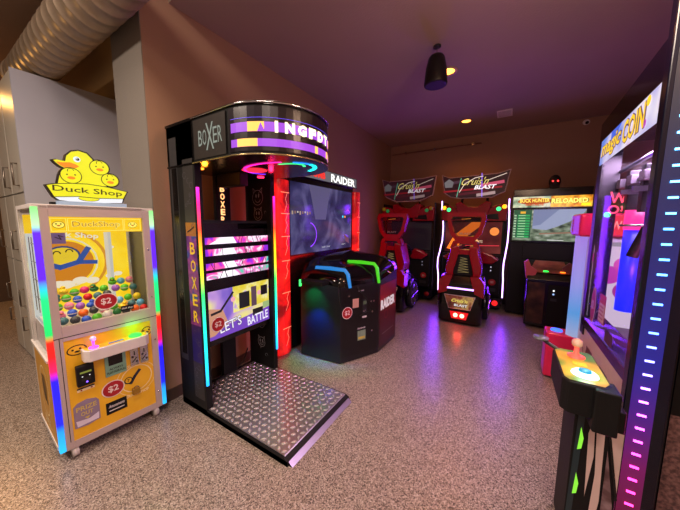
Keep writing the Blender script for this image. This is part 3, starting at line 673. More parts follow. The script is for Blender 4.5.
mb.text(F, 'TOMB', .72, 2.10, .085, glow('#e02818', 1.4), .003, width=.34, bold=.05); mb.text(F, 'RAIDER', 1.34, 2.10, .118, glow('#2a2a2e', .3), .003, width=.68, bold=.08); mb.text(F, 'RAIDER', 1.34, 2.10, .102, glow('#f6f4ee', 1.6), .005, width=.65, bold=.03)
mb.build('marquee', t, 'backlit TOMB RAIDER marquee')
light('AREA', (-1.95, 2.1, 1.0), '#ff1818', 9, .2, (0, 90, 0), 'red_pillar_light', sy=1.6)

t = thing('gun_pedestal', (-1.44, 2.335, 0), 0, 'black gun pedestal with a domed top in front of the shooter screen', 'arcade machine')
foot = [(-.50, -.04), (0, 0), (.225, .47), (.235, 1.0), (-.45, 1.02), (-.6, .6), (-.6, .1)]
hts = [.88, .84, .85, .93, .97, .95, .93]
def sc(P, k, c=(-.17, .5)): return [(c[0]+(x-c[0])*k, c[1]+(y-c[1])*k) for x, y in P]
mb = MB(); lo = [(x, y, .012) for x, y in foot]; hi = [(x, y, h) for (x, y), h in zip(foot, hts)]
mb.loft([lo, hi], mat('pedestal_black', '#17161a', .3), False); mb.build('body', t)
mb = MB(); rings = []
fine = []
for i in range(len(foot)):
    a, b = foot[i], foot[(i+1) % len(foot)]; ha, hb = hts[i], hts[(i+1) % len(foot)]
    for k in range(5): fine.append((a[0]+(b[0]-a[0])*k/5, a[1]+(b[1]-a[1])*k/5, ha+(hb-ha)*k/5))
for k in range(9):
    q = k/8; s_ = cos(q*PI/2*.93)**.75; lift = .20*sin(q*PI/2)
    rings.append([(-.17+(x+.17)*s_, .5+(y-.5)*s_, h*(1-q*.0)+lift+.001) for x, y, h in fine])
mb.loft(rings, mat('dome_gloss', '#08080a', .1), True); mb.build('domed_top', t, 'glossy black domed top')
# yellow stripe over the dome
mb = MB()
def dome_pt(x, y):
    from math import hypot
    best = .90
    # interpolate by ray casting against rings is overkill: evaluate ellipse-like height
    dx, dy = (x+.17)/.42, (y-.5)/.52; r = min(1, hypot(dx, dy)); q = math.acos(max(.11, min(1, r)))/(PI/2)
    return .90+.20*sin(q*PI/2)+.012
for col, off in (('#d88a18', 0), ('#e8c030', .03)):
    P = [(-.15+off+.37*k/8, .62+.10*sin(k/8*2)) for k in range(9)]
    vs = []
    for (x, y) in P: vs += [(x, y, dome_pt(x, y)), (x+.008, y+.04, dome_pt(x, y+.04))]
    mb.add(vs, [(2*k, 2*k+1, 2*k+3, 2*k+2) for k in range(8)], mat('stripe_'+col[1:], col, .25), True)
mb.build('stripe', t, 'amber stripe across the top')
# front door face art between B(0,0) and Cc(.225,.47)
B2, C2, D2 = Vector((0, 0)), Vector((.225, .47)), Vector((.235, 1.0))
def facef(A, B):
    d = (B-A).normalized(); n = Vector((d.y, -d.x)); return lambda u, v, w: (A.x+d.x*u+n.x*w, A.y+d.y*u+n.y*w, v)
FB = facef(B2, C2); FCc = facef(C2, D2); FA = facef(Vector((-.50, -.04)), B2)
mb = MB(); mb.rect(FB, .03, .50, .07, .82, mat('door_black', '#0e0d0f', .3), .004)
mb.rect(FB, .25, .255, .1, .8, ink, .006); mb.rect(FB, .15, .23, .60, .70, mat('peach_label', '#c99a8c', .5), .006)
mb.rect(FB, .28, .345, .52, .68, DKG, .006); mb.rect(FB, .29, .335, .62, .66, glow('#7a7a60', .3), .008); mb.rect(FB, .29, .33, .54, .555, CHR, .008); mb.rect(FB, .28, .34, .47, .49, WHT, .008)
for u, v in ((.4, .64), (.44, .64), (.42, .52), (.42, .3), (.1, .74)): mb.disc(FB, u, v, .011, CHR, .007)
mb.rect(FB, .22, .33, .22, .33, mat('teal_sticker', '#7f9a80', .5), .006); mb.rect(FB, .23, .32, .235, .26, mat('yellow_sticker', '#c8b848', .5), .008); mb.text(FB, 'Amusements', .27, .36, .022, WHT, .006, width=.11, shear=.3); mb.rect(FB, .22, .30, .772, .785, mat('grey_print', '#77747a', .4), .006)
mb.build('coin_door', t, 'black coin door with labels and locks')
mb = MB(); mb.rect(FCc, .02, .5, .06, .80, mat('raider_panel', '#3d0a1c', .35), .004); mb.rect(FCc, .02, .5, .5, .80, mat('raider_panel_top', '#7d1230', .35), .005); mb.text(FCc, 'RAIDER', .25, .56, .12, glow('#f0dce4', .75), .008, width=.42, bold=.05)
mb.rect(FCc, .09, .43, .195, .205, mat('grey_print', '#77747a', .4), .008); mb.arc(FCc, .2, .42, .05, .008, mat('raider_panel_top', '#7d1230', .35), w=.007); mb.build('side_art', t, 'dark red panel reading RAIDER')
sticker2(t, FB, .08, .56, .065, .008)
mb = MB(); mb.box(-.44, -.14, -.13, .02, .86, .90, BLM, .008); mb.box(-.44, -.42, -.14, -.12, .83, .90, glow('#40ff70', 2), .003); mb.build('holster_shelf', t, 'black ledge with green lamp')
light('SPOT', (-1.76, 2.20, .86), '#10c060', 45, .01, (22, 0, 0), 'ledge_green', spot=95); light('SPOT', (-1.70, 2.14, .62), '#1030ff', 32, .01, (38, 0, 0), 'ledge_blue', spot=90)
mb = MB().tube([(-.02, -.01, .86), (.0, -.03, .7), (.03, -.02, .6), (.05, -.01, .68)], .006, RUB); mb.tube([(.1, .17, .83), (.17, .24, .7), (.2, .34, .55), (.12, .2, .5)], .006, RUB); mb.build('gun_cable', t)
for x, y in ((-.4, .05), (.0, .06), (.18, .5), (-.4, .9)): MB().lathe([(.02, 0), (.02, .035)], (x, y, 0), CHR, 12).build('levelling_foot', t)
def gun(loc, rz, col, label, L=.36, dz=-.2):
    g = thing('light_gun', loc, rz, label, 'toy gun')
    G = mat('gun_'+col[1:], col, .3); GE = glow(col, .8)
    P = [(0, 0), (L, 0), (L+.02, -.03), (L+.055, dz), (L-.005, dz-.01), (L-.03, -.06), (.02, -.05), (0, -.03)]
    MB().prism(P, lambda u, v, w: (u, w, v), -.02, .02, BLM, .004).build('body', g)
    MB().tube([(0, 0, -.005), (0, 0, .012), (L*.5, 0, .016), (L, 0, .008), (L+.035, 0, -.03), (L+.062, 0, dz)], [.018, .021, .023, .023, .021, .018], GE, 10).build('trim', g, 'brightly lit coloured edge')
    MB().tube([(L-.12, 0, -.055), (L-.11, 0, -.1), (L-.04, 0, -.1), (L-.02, 0, -.07)], .006, BLM, 8).build('trigger_guard', g)
    return g
gun((-1.80, 2.40, 1.00), 3, '#1e90e8', 'blue light gun lying across the gun pedestal, nearer one', .36, -.17)
gun((-1.60, 2.76, 1.04), 2, '#50e820', 'bright green light gun on the gun pedestal behind the blue one', .33, -.2)

# ------------------------------------------------------------------ racing machines
CAR = mat('candy_red', '#8e0a1d', .22); CARD = mat('dark_red', '#4a0812', .3)
SMK = glass('smoked_visor', '#2a0a12', .35)
def racer(cx, label, lit, mq):
    t = thing('racing_machine', (cx, 5.3, 0), 0, label, 'arcade machine', None)
    mb = MB().box(-.50, .50, .06, .58, .04, 1.80, BLM).box(-.52, -.50, 0, .5, .1, 1.9, BLK, .006).box(.50, .52, 0, .5, .1, 1.9, BLK, .006).box(-.5, .5, .0, .1, .06, .24, BLK, .01); mb.build('cabinet', t)
    wob = [(0, 1.92), (.0, 1.78), (-.02, 1.72), (-.04, 1.45), (-.035, 1.2), (.0, 1.0), (.03, .86), (.03, .7), (.01, .55), (.0, .26)]
    for s_ in (-1, 1):
        if not lit: continue
        MB().tube([((.525*s_)-(dx if s_ < 0 else dx*.5), -.012, z) for dx, z in wob], .009, glow('#cfa0ff', 5), 8).build('light_strip', t, 'white violet light strip')
    # marquee
    F = front(-.03)
    o = mb = MB(); mb.prism(mq, F, -.03, .0, mat('marquee_edge', '#b8a8b0', .4)); zc = sum(p[1] for p in mq)/len(mq); ins = [(p[0]*.972, zc+(p[1]-zc)*.93) for p in mq]
    mb.poly(F, ins, glow('#220a12', 1), .002)
    k1 = 1.0 if lit else .42
    for a, b, c_, w_ in (((-.50, 2.08), (.4, 2.12), '#a01828', .03), ((-.42, 2.22), (-.1, 2.26), '#4a3040', .05), ((-.3, 2.02), (.2, 2.06), '#5a1828', .04), ((.05, 2.0), (.3, 2.03), '#c0a0a0', .05), ((.1, 2.16), (.42, 2.2), '#e05878', .05)):
        mb.stroke(F, [a, b], w_, glow(c_, k1*.8), .003)
    mb.stroke(F, [(.12, 1.97), (.1, 2.36)], .012, glow('#9a70ff', k1*1.2), .004); mb.stroke(F, [(-.28, 1.98), (-.22, 2.3)], .01, glow('#60c0a0', k1), .004)
    mb.stroke(F, [(-.24, 2.06), (-.16, 2.2), (.0, 2.29), (.12, 2.31)], .012, glow('#f0d8c8', k1), .005); mb.stroke(F, [(.2, 2.24), (.46, 2.33)], .01, glow('#f0d8c8', k1), .005)
    mb.text(F, "Cruis'n", -.0, 2.235, .12, glow('#e8d478', k1*1.1), .006, width=.42, shear=.5, bold=.0); mb.text(F, 'BLAST', .16, 2.13, .07, glow('#f8f0f4', k1*1.2), .006, width=.34, shear=.3, bold=.03)
    mb.poly(F, [(-.5, 2.24), (-.42, 2.3), (-.34, 2.24), (-.36, 2.15), (-.48, 2.15)], glow('#8a8488', k1*.6), .005); mb.build('marquee', t, "dark Cruis'n BLAST marquee")
    mb = MB(); mb.tube([(-.2, .1, 1.75), (-.2, .05, 2.0)], .02, BLM); mb.tube([(.2, .1, 1.75), (.2, .05, 2.0)], .02, BLM); mb.build('marquee_bracket', t)
    # red hood over the screen
    for s_ in (-1, 1):
        mb = MB(); fn = lambda u, v, w, s_=s_: (s_*u, w, v)
        mb.prism([(.12, 1.56), (.50, 1.56), (.51, 1.80), (.44, 1.84), (.30, 1.80), (.14, 1.68)], fn, -.10, .2, CAR, .012)
        mb.prism([(.16, 1.60), (.40, 1.58), (.38, 1.68), (.2, 1.66)], fn, -.108, -.09, BLK, .002); mb.build('fender', t, 'glossy red fender over the screen')
        MB().ball((s_*.385, -.11, 1.755), (.035, .02, .035), glow('#40ff90' , 1.6 if lit else .12)).build('signal_lamp', t, 'green lamp'); MB().ball((s_*.465, -.11, 1.79), (.035, .02, .035), glow('#ffb010', 2.0 if lit else .12)).build('signal_lamp', t, 'amber lamp')
    mb = MB(); mb.prism([(-.22, 1.62), (-.28, 1.86), (-.2, 1.89), (-.08, 1.80), (.08, 1.80), (.2, 1.89), (.28, 1.86), (.22, 1.62)], front(-.02), -.2, .10, CAR, .012); mb.build('centre_hood', t, 'red centre scoop')
    # screen
    F = front(.05); mb = MB(); mb.box(-.48, .48, .05, .1, .98, 1.56, BLK, .005)
    if lit:
        mb.rect(F, -.45, .45, 1.0, 1.54, glow_noise('race_screen', [(.3, '#2a0a12'), (.5, '#5c1a1c'), (.7, '#7a3430')], 2.5, .8, 3), .001)
        mb.poly(F, [(-.42, 1.06), (-.3, 1.03), (-.05, 1.32), (.2, 1.54), (-.02, 1.54), (-.3, 1.3)], glow('#ff7a20', 1.3), .003); mb.disc(F, .34, 1.38, .07, glow('#ff9040', 1), .003)
        mb.poly(F, [(-.15, 1.26), (.02, 1.3), (.12, 1.2), (-.1, 1.18)], glow('#ffb040', 1.4), .004); mb.stroke(F, [(-.1, 1.12), (.42, 1.14)], .014, glow('#e03040', 1), .004)
        mb.text(F, 'INSERT CREDITS', .0, 1.2, .045, glow('#e8c0a0', .9), .005, width=.34)
    else: mb.rect(F, -.45, .45, 1.0, 1.54, glow('#0a0818', .5), .001)
    mb.build('screen', t)
    # dashboard
    mb = MB(); mb.box(-.47, .47, -.06, .06, .3, .98, BLM, .01); F = front(-.06)
    mb.disc(F, .36, .52, .055, mat('sticker_red', '#a81822', .4), .002); mb.text(F, '$2', .36, .52, .04, WHT, .004)
    for u, v in ((-.3, .75), (.33, .78), (.33, .72)): mb.disc(F, u, v, .010, glow('#e8e0ff', .8 if lit else .3), .003)
    mb.rect(F, .29, .42, .36, .42, DKG, .003); mb.rect(F, -.36, -.3, .78, .86, glow('#d070c0', .7), .003); mb.rect(F, .3, .42, .94, .952, mat('grey_print', '#77747a', .4), .003); mb.build('dashboard', t)
    mb = MB(); mb.prism([(.1, .92), (.2, 1.04), (.36, .98), (.44, .92), (.34, .84), (.15, .84)], front(-.06), -.05, .12, CAR, .02); mb.build('dash_cowl', t, 'red flame shaped dash cowl'); mb = MB(); mb.prism([(-.1, .92), (-.2, 1.04), (-.36, .98), (-.44, .92), (-.34, .84), (-.15, .84)], front(-.06), -.05, .12, CAR, .02); mb.build('dash_cowl', t, 'red flame shaped dash cowl')
    R = [(.15*cos(2*PI*k/24), -.2-.15*sin(2*PI*k/24)*.35, .98+.15*sin(2*PI*k/24)) for k in range(25)]
    mb = MB().tube(R, .015, BLM, 8); mb.tube([(-.14, -.2, .98), (.14, -.2, .98)], .012, BLM); mb.tube([(0, -.2, .98), (0, -.06, .95)], .03, BLM); mb.build('steering_wheel', t)
    MB().box(-.3, .3, -.5, .0, .03, .16, BLM, .01).build('base_rail', t)
    MB().lathe([(.001, 0), (.045, 0), (.045, -.01), (.001, -.02)], (.42, -.005, .15), glow('#ff2020', 1.5) if lit else mat('sticker_red', '#a81822', .4), 16, 'y').build('speaker_lamp', t, 'round red speaker')
    # seat
    oy = -.85; fs = front(oy)
    O = [(-.27, 1.60), (-.24, 1.675), (.24, 1.675), (.27, 1.60), (.215, 1.36), (.13, 1.25), (-.13, 1.25), (-.215, 1.36)]
    I = [(-.21, 1.58), (-.19, 1.615), (.19, 1.615), (.21, 1.58), (.165, 1.39), (.11, 1.32), (-.11, 1.32), (-.165, 1.39)]
    mb = MB(); mb.ring(O, I, fs, -.09, .02, CAR); mb.build('headrest_frame', t, 'angular red headrest frame')
    mb = MB(); mb.prism(I, fs, -.05, -.045, SMK); mb.stroke(fs, [(-.06, 1.575), (.06, 1.585)], .01, mat('print_gold', '#d8a020', .4), .0); mb.text(fs, 'BLAST', .0, 1.36, .03, mat('grey_print', '#9a949a', .4), .0, width=.16); mb.build('headrest_window', t)
    mb = MB(); mb.ring([(-.16, 1.25), (.16, 1.25), (.2, 1.15), (.12, 1.05), (-.12, 1.05), (-.2, 1.15)], [(-.11, 1.21), (.11, 1.21), (.12, 1.17), (.08, 1.12), (-.08, 1.12), (-.12, 1.17)], fs, -.1, .03, CAR); mb.build('neck', t)
    for s_ in (-1, 1):
        mb = MB(); fn = lambda u, v, w, s_=s_: (s_*u, oy-w, v)
        mb.prism([(.07, 1.18), (.18, 1.16), (.2, 1.05), (.25, .84), (.23, .68), (.15, .68), (.13, .82), (.075, 1.04)], fn, -.28, .05, CAR, .015); mb.build('side_bolster', t, 'red side bolster')
    mb = MB(); mb.prism([(-.09, 1.06), (.09, 1.06), (.15, .78), (.16, .55), (-.16, .55), (-.15, .78)], fs, -.25, -.0, BLM); LD = glow('#c8b070', .35)
    for k in range(6):
        z = 1.0-k*.04; hw = .045+.006*k; mb.stroke(fs, [(-hw, z), (hw, z-.02)], .008, LD, .003); mb.stroke(fs, [(-hw, z-.03), (hw, z-.02)], .006, LD, .003)
    mb.build('seat_back', t, 'black seat back with pale ladder grille')
    MB().box(-.2, .2, oy+.2, oy+.55, .4, .52, BLM, .03).build('seat_cushion', t)
    mb = MB(); fn = lambda u, v, w: (w, u, v)   # rear car body: side outline swept across
    prof = [(-1.03, .03), (-1.05, .3), (-1.02, .62), (-.94, .73), (-.76, .74), (-.55, .64), (-.35, .5), (-.2, .3), (-.2, .03)]
    mb.prism(prof, fn, -.30, .30, mat('car_black', '#0a080a', .15), .05); mb.build('car_body', t)
    for s_ in (-1, 1):
        mb = MB(); f2 = lambda u, v, w, s_=s_: (s_*u, oy-w, v)
        mb.prism([(.19, .50), (.31, .45), (.31, .66), (.24, .745), (.12, .742)], lambda u, v, w, s_=s_: (s_*u, w, v), -1.055, -.85, mat('rear_red', '#8a0f1e', .25), .008); mb.build('rear_quarter', t, 'dark red rear corner')
        wx = s_*.315
        mb = MB().lathe([(.09, -.02), (.20, -.03), (.23, -.015), (.23, .03), (.2, .045), (.09, .04)], (wx, -.98+.38, .26), RUB, 32, 'x'); mb.build('wheel', t)
        mb = MB()
        for k in range(10):
            a = 2*PI*k/10
            mb.tube([(wx+s_*.04, -.60+.03*cos(a), .26+.03*sin(a)), (wx+s_*.05, -.60+.17*cos(a+.15), .26+.17*sin(a+.15))], .011, CHR, 6)
        mb.tube([(wx+s_*.04, -.60+.18*cos(2*PI*k/24), .26+.18*sin(2*PI*k/24)) for k in range(25)], .01, CHR, 6); mb.lathe([(.001, 0), (.035, 0)], (wx+s_*.05, -.6, .26), CHR, 12, 'x'); mb.build('rim', t, 'shiny multi-spoke rim')
        mb = MB().tube([(wx, -.60+.27*cos(math.radians(a)), .26+.27*sin(math.radians(a))) for a in range(5, 180, 12)], .028, mat('car_black', '#0a080a', .15), 8); mb.build('fender_arch', t)
    G = front(-1.055)
    mb = MB(); mb.tube([(-.18, -1.055, .56), (.18, -1.055, .56)], .012, glow('#c890ff', 3.5)); mb.build('brake_bar', t, 'violet light bar')
    mb = MB(); mb.poly(G, [(-.22, .46), (.21, .46), (.15, .25), (-.15, .25)], mat('marquee_edge', '#b8a8b0', .4), .002); mb.poly(G, [(-.21, .45), (.20, .45), (.145, .258), (-.145, .258)], glow_noise('plate_art', [(.3, '#200a10'), (.5, '#8a4030'), (.6, '#d0a060'), (.75, '#402028')], 9, .7), .003); mb.text(G, "Cruis'n", 0, .38, .05, glow('#f2dc60', .9), .005, width=.22, shear=.4); mb.text(G, 'BLAST', .02, .31, .035, glow('#ffffff', .8), .005, width=.18); mb.build('plate_art', t, 'coloured logo plate')
    mb = MB(); mb.poly(G, [(-.13, .21), (.13, .21), (.10, .1), (-.10, .1)], glow('#e01018', 1.2 if lit else .1), .002)
    mb.build('tail_lamp_panel', t)
    for u in (-.045, .045): MB().lathe([(.001, 0), (.03, 0), (.03, -.012), (.001, -.014)], (u, -1.058, .157), glow('#ff8060', 9 if lit else .2), 14, 'y').build('tail_lamp', t)
    if lit:
        light('POINT', (cx, 4.2, .16), '#ff2020', 1.2, .03, name='tail_glow')
    return t
mqC = [(-.55, 2.385), (-.414, 2.325), (.348, 2.345), (.52, 2.395), (.46, 2.036), (.271, 1.949), (-.211, 1.946), (-.386, 1.978), (-.49, 2.056)]
mqL = [(-.555, 2.395), (-.40, 2.34), (.30, 2.36), (.52, 2.39), (.469, 2.035), (.232, 1.93), (-.242, 1.93), (-.47, 2.034)]
racer(-1.72, "red racing machine with a switched-off screen in the corner by the left wall", False, mqL)
racer(-.56, 'red racing machine with orange screen and lit tail lamps, centre of the back wall', True, mqC)
for x, e in ((-1.12, 11), (-.02, 11)): light('AREA', (x, 5.2, 1.1), '#7a20ff', e, .06, (-90, 0, 0), 'racer_strip_light', sy=1.6)

# ------------------------------------------------------------------ hunting machine
t = thing('hunting_machine', (.50, 5.3, 0), 0, 'hunting shooter machine with green leaderboard screen at the back right', 'arcade machine')
mb = MB().box(-.48, .48, .0, .45, .03, 2.0, BLM).box(-.48, .48, -.04, .1, 1.945, 2.055, BLK, .01); mb.build('cabinet', t)
F = front(-.045); mb = MB(); mb.box(-.49, .49, -.045, .0, 1.755, 1.945, BLK)
mb.rect(F, -.48, .0, 1.77, 1.935, glow_noise('hunt_marquee_l', [(.3, '#3a6a48'), (.45, '#b8c8a8'), (.6, '#e8e0c0'), (.75, '#5a8088')], 9, 1), .001); mb.rect(F, .0, .48, 1.77, 1.935, glow_noise('hunt_marquee_r', [(.3, '#6a3a10'), (.45, '#e88a18'), (.6, '#ffc840'), (.75, '#c05010')], 9, 1.1), .001)
mb.disc(F, -.2, 1.865, .22, glow('#c04a10', .9), .002, .05); mb.text(F, 'BUCK HUNTER', -.2, 1.875, .06, glow('#ffe060', 1.3), .004, width=.38, bold=.03); mb.text(F, 'ARCADE', -.2, 1.81, .03, glow('#e05818', 1), .004, width=.24, bold=.03)
mb.text(F, 'RELOADED', .22, 1.86, .075, glow('#5a2008', .6), .003, width=.44, bold=.06); mb.text(F, 'RELOADED', .22, 1.86, .07, glow('#fff070', 1.5), .005, width=.42, bold=.03); mb.rect(F, .36, .46, 1.785, 1.82, glow('#ffe020', 1.4), .005)
mb.build('marquee', t, 'bright orange and teal marquee reading RELOADED')
F = front(-.02); mb = MB(); mb.box(-.49, .49, -.02, .0, 1.22, 1.755, BLK)
mb.rect(F, -.46, .43, 1.25, 1.735, glow_noise('hunt_field', [(.3, '#2a3a2a'), (.5, '#7a8a70'), (.65, '#a8b0a0'), (.8, '#d8dcd0')], 9, .85, 6, stretch=(1, 1, 2.2)), .001)
mb.poly(F, [(-.2, 1.735), (.43, 1.735), (.38, 1.62), (.1, 1.47), (-.02, 1.42), (-.2, 1.44)], glow('#9aa4c4', .9), .002); mb.poly(F, [(-.2, 1.735), (.12, 1.735), (-.1, 1.5), (-.2, 1.48)], glow('#7a86ac', .9), .003)
mb.stroke(F, [(-.1, 1.36), (.35, 1.39)], .02, glow('#a07860', .8), .003)
mb.rect(F, -.455, -.22, 1.29, 1.735, glow('#0a5a38', .8), .004)
for k in range(9):
    z = 1.645-k*.042; mb.rect(F, -.40, -.24, z-.014, z+.012, glow('#18a858', 1), .005); mb.rect(F, -.45, -.42, z-.012, z+.01, glow('#c8e8c0', .8), .006); mb.rect(F, -.39, -.3, z-.004, z+.004, glow('#d8f0c8', .9), .006)
mb.rect(F, -.37, -.30, 1.675, 1.71, glow('#e8b030', 1), .006); mb.rect(F, .0, .2, 1.26, 1.27, glow('#f0f0f0', .8), .006); mb.build('screen', t, 'screen with green leaderboard and pale field')
mb = MB(); mb.ball((.03, -.02, 2.15), (.075, .07, .1), mat('ornament_dark', '#100c0e', .6)); mb.box(-.03, .09, -.06, .04, 2.05, 2.12, mat('ornament_dark', '#100c0e', .6), .02); mb.build('head_ornament', t, 'dark head ornament on top')
for u in (.0, .06): MB().ball((u, -.092, 2.15), .011, glow('#ff3030', 5), 8, 6).build('red_eye', t)
mb = MB(); mb.prism([(-.55, .04), (-.55, .72), (-.5, .80), (-.25, .97), (-.05, .97), (-.05, .04)], lambda u, v, w: (w, u, v), -.24, .26, BLK, .01); mb.build('pedestal', t)
F = front(-.552); mb = MB(); mb.rect(F, -.22, -.02, .08, .68, print_noise('hunt_side', [(.3, '#120a08'), (.5, '#3a2218'), (.7, '#5a3a28')], 7), .002); mb.rect(F, .02, .24, .1, .66, BLM, .003)
mb.disc(F, .08, .58, .012, glow('#ffffff', 1.2), .005); mb.disc(F, .08, .53, .012, glow('#a0c0ff', 1.2), .005); mb.rect(F, .05, .12, .43, .47, DKG, .005); mb.build('coin_door', t)
mb = MB(); CP = lambda u, v, w: (u, -.50+v*.25-w*.5, .81+v*.16+w*.8)
mb.poly(CP, [(-.22, .02), (.24, .02), (.2, .95), (-.14, .95)], print_noise('hunt_panel', [(.3, '#4a1c14'), (.5, '#8a4a38'), (.7, '#a87858')], 6), .006); mb.build('control_panel', t, 'brown printed control panel')
for u, c_, n_ in ((-.02, '#20ff50', 'green start button'), (.17, '#ff7a18', 'orange start button')): MB().lathe([(.001, .01), (.03, .008), (.032, 0)], (u, -.47, .835), glow(c_, 3), 16).build('start_button', t, n_)
mb = MB(); mb.prism([(-.25, .72), (-.29, .96), (-.24, 1.0), (-.2, .9), (-.12, .84), (-.14, .78)], front(-.5), -.03, .02, mat('gun_pink', '#c05060', .4), .006); mb.build('mounted_gun', t, 'pinkish mounted gun')
mb = MB(); mb.prism([(.2, .78), (.16, .9), (.24, .98), (.3, .92), (.28, .74)], front(-.45), -.03, .02, mat('gun_brown', '#6a3a30', .4), .006); mb.build('mounted_gun', t, 'brown mounted gun')
MB().box(-.3, .3, -.05, .02, .97, 1.2, BLM).build('neck', t)

# ------------------------------------------------------------------ pink prize machine behind the big one
t = thing('prize_machine', (.56, 3.34, 0), -90, 'white prize machine with red cap and pink pedestal, half hidden behind the coin game', 'arcade machine')
PK = mat('hot_pink', '#e0245a', .3)
mb = MB().box(-.12, .22, .04, .60, .03, 1.40, mat('prize_white_shell', '#d6cfe2', .35), .03); mb.build('body', t)
mb = MB().lathe([(.001, 0), (.055, 0), (.055, 1.12), (.001, 1.12)], (.06, .015, .28), glow_ramp('tube_glow', 'Z', .3, 1.4, [(0, '#c8b8d0'), (.35, '#58a0e8'), (.6, '#9a9af0'), (1, '#b08af0')], .85), 20); mb.build('light_tube', t, 'glowing blue and white rounded post')
mb = MB().box(-.14, .25, -.05, .62, 1.40, 1.60, PK, .03); F = front(-.05); mb.rect(F, -.12, -.05, 1.43, 1.57, WHT, .004); mb.build('cap', t, 'red cap')
F = lambda u, v, w: (u+.0, -.05-w, v)
mb = MB().box(-.10, .12, -.19, .04, .02, .46, PK, .02); G = front(-.19)
for u, v in ((-.03, .36), (.05, .35)): mb.disc(G, u, v, .014, mat('pink_bright', '#ff4a6a', .4), .003)
mb.build('pedestal', t, 'hot pink pedestal')
mb = MB().lathe([(.001, .014), (.045, .012), (.05, 0)], (0, -.10, .46), glow('#3a6aff', 2), 20); mb.build('push_button', t, 'big blue lit button')
R = right(.22); mb = MB(); mb.rect(R, .06, .58, 1.42, 1.58, glow('#f01830', 1.1), .032); mb.text(R, 'POW', .14, 1.5, .07, glow('#ff9088', 1.4), .036, width=.14); mb.text(R, 'POW', .36, 1.5, .07, glow('#ff9088', 1.4), .036, width=.14); mb.rect(R, .06, .58, .2, 1.36, glow('#d8c8e0', .5), .002)
mb.disc(R, .15, .9, .1, glow('#c030a0', .8), .004, .12); mb.disc(R, .3, .8, .14, glow('#d83aa8', .7), .004, .12); mb.disc(R, .25, 1.1, .07, glow('#c030a0', .8), .004); mb.disc(R, .42, .95, .08, glow('#403048', .5), .005); mb.build('side_art', t, 'white side with red lit POW header and magenta blobs')

# ------------------------------------------------------------------ big coin game
t = thing('coin_game_machine', (.55, 2.86, 0), -90, 'tall glass-fronted magic coin machine with a column of lights, at the right edge', 'arcade machine')
PUR = mat('deep_purple_frame', '#0e0a16', .4); CRM = mat('cream_pink_panel', '#d2b8b4', .45, var=.1)
MW = 1.24; MD = .60
mb = MB().box(0, MW-.09, .02, MD, .03, .64, BLM); mb.build('lower_body', t)
mb = MB(); F = front(.02); mb.box(.0, MW-.09, .0, .02, .1, .71, CRM)
F = front(0); PLp = mat('plum_panel', '#5a3a44', .4)
for a in (.1, .45, .8): mb.poly(F, [(a, .12), (a+.2, .12), (a+.28, .6), (a+.12, .6)], PLp, .002); mb.stroke(F, [(a+.03, .55), (a+.15, .3), (a+.22, .15)], .015, ink, .004)
mb.build('front_panel', t, 'cream and plum lower front')
mb = MB(); mb.box(0, .1, -.01, .1, .64, 2.26, PUR, .008); mb.build('frame_post', t)
mb = MB(); mb.box(MW-.23, MW-.14, -.01, .1, .64, 2.32, PUR, .008); mb.build('frame_post', t)
mb = MB(); mb.box(0, MW-.14, -.01, .08, .71, .78, BLK, .006); mb.prism([(-.01, .78), (.07, .84), (.07, .78)], lambda u, v, w: (w, u, v), .1, MW-.23, mat('glass_rail', '#2a1c50', .15)); mb.build('bottom_rail', t)
mb = MB(); TBK = mat('smoked_top', '#140d12', .12); mb.add([(0, -.012, 2.10), (MW-.14, -.012, 2.13), (MW-.14, -.012, 2.33), (0, -.012, 2.25), (0, .6, 2.10), (MW-.14, .6, 2.13), (MW-.14, .6, 2.33), (0, .6, 2.25)], [(0, 1, 2, 3), (3, 2, 6, 7), (0, 3, 7, 4), (1, 5, 6, 2), (4, 5, 1, 0), (5, 4, 7, 6)], TBK); mb.build('top_housing', t)
mb = MB(); F = front(-.014)
SB = glow_noise('coin_sign_art', [(.3, '#6a8ae0'), (.45, '#c8c0ec'), (.6, '#f0e6f4'), (.75, '#d890d0')], 3.5, 1.0, 2)
def SG(u, v, w): return (u, -.014-w, v+.03*(u-.07))
mb.poly(SG, [(.07, 1.935), (MW-.24, 1.935), (MW-.24, 2.11), (.07, 2.11)], SB, .001); mb.poly(SG, [(.3, 2.0), (.5, 2.11), (.3, 2.11)], glow('#4a6ae0', 1), .002)
mb.text(SG, 'magic', .31, 2.02, .135, glow('#5a1a70', .7), .003, width=.42, bold=.07, shear=.2); mb.text(SG, 'magic', .31, 2.02, .125, glow('#ffcf28', 1.1), .005, width=.40, bold=.02, shear=.2)
mb.text(SG, 'COIN', .70, 2.025, .14, glow('#5a1a70', .7), .003, width=.33, bold=.07); mb.text(SG, 'COIN', .70, 2.025, .13, glow('#ffcf28', 1.1), .005, width=.31, bold=.02)
mb.disc(SG, .88, 2.08, .025, glow('#ffcf28', 1.2), .003); mb.disc(SG, .86, 1.98, .02, glow('#c050c0', 1), .003); mb.build('sign', t, 'lit violet sign with yellow magic COIN lettering')
mb = MB().box(.1, MW-.23, .0, .006, .70, 1.94, glass('coin_glass', '#201828', .06)); mb.build('front_glass', t)
mb = MB().box(.0, .006, .1, .58, .70, 2.1, glass('coin_glass', '#201828', .06)); mb.build('far_glass', t)
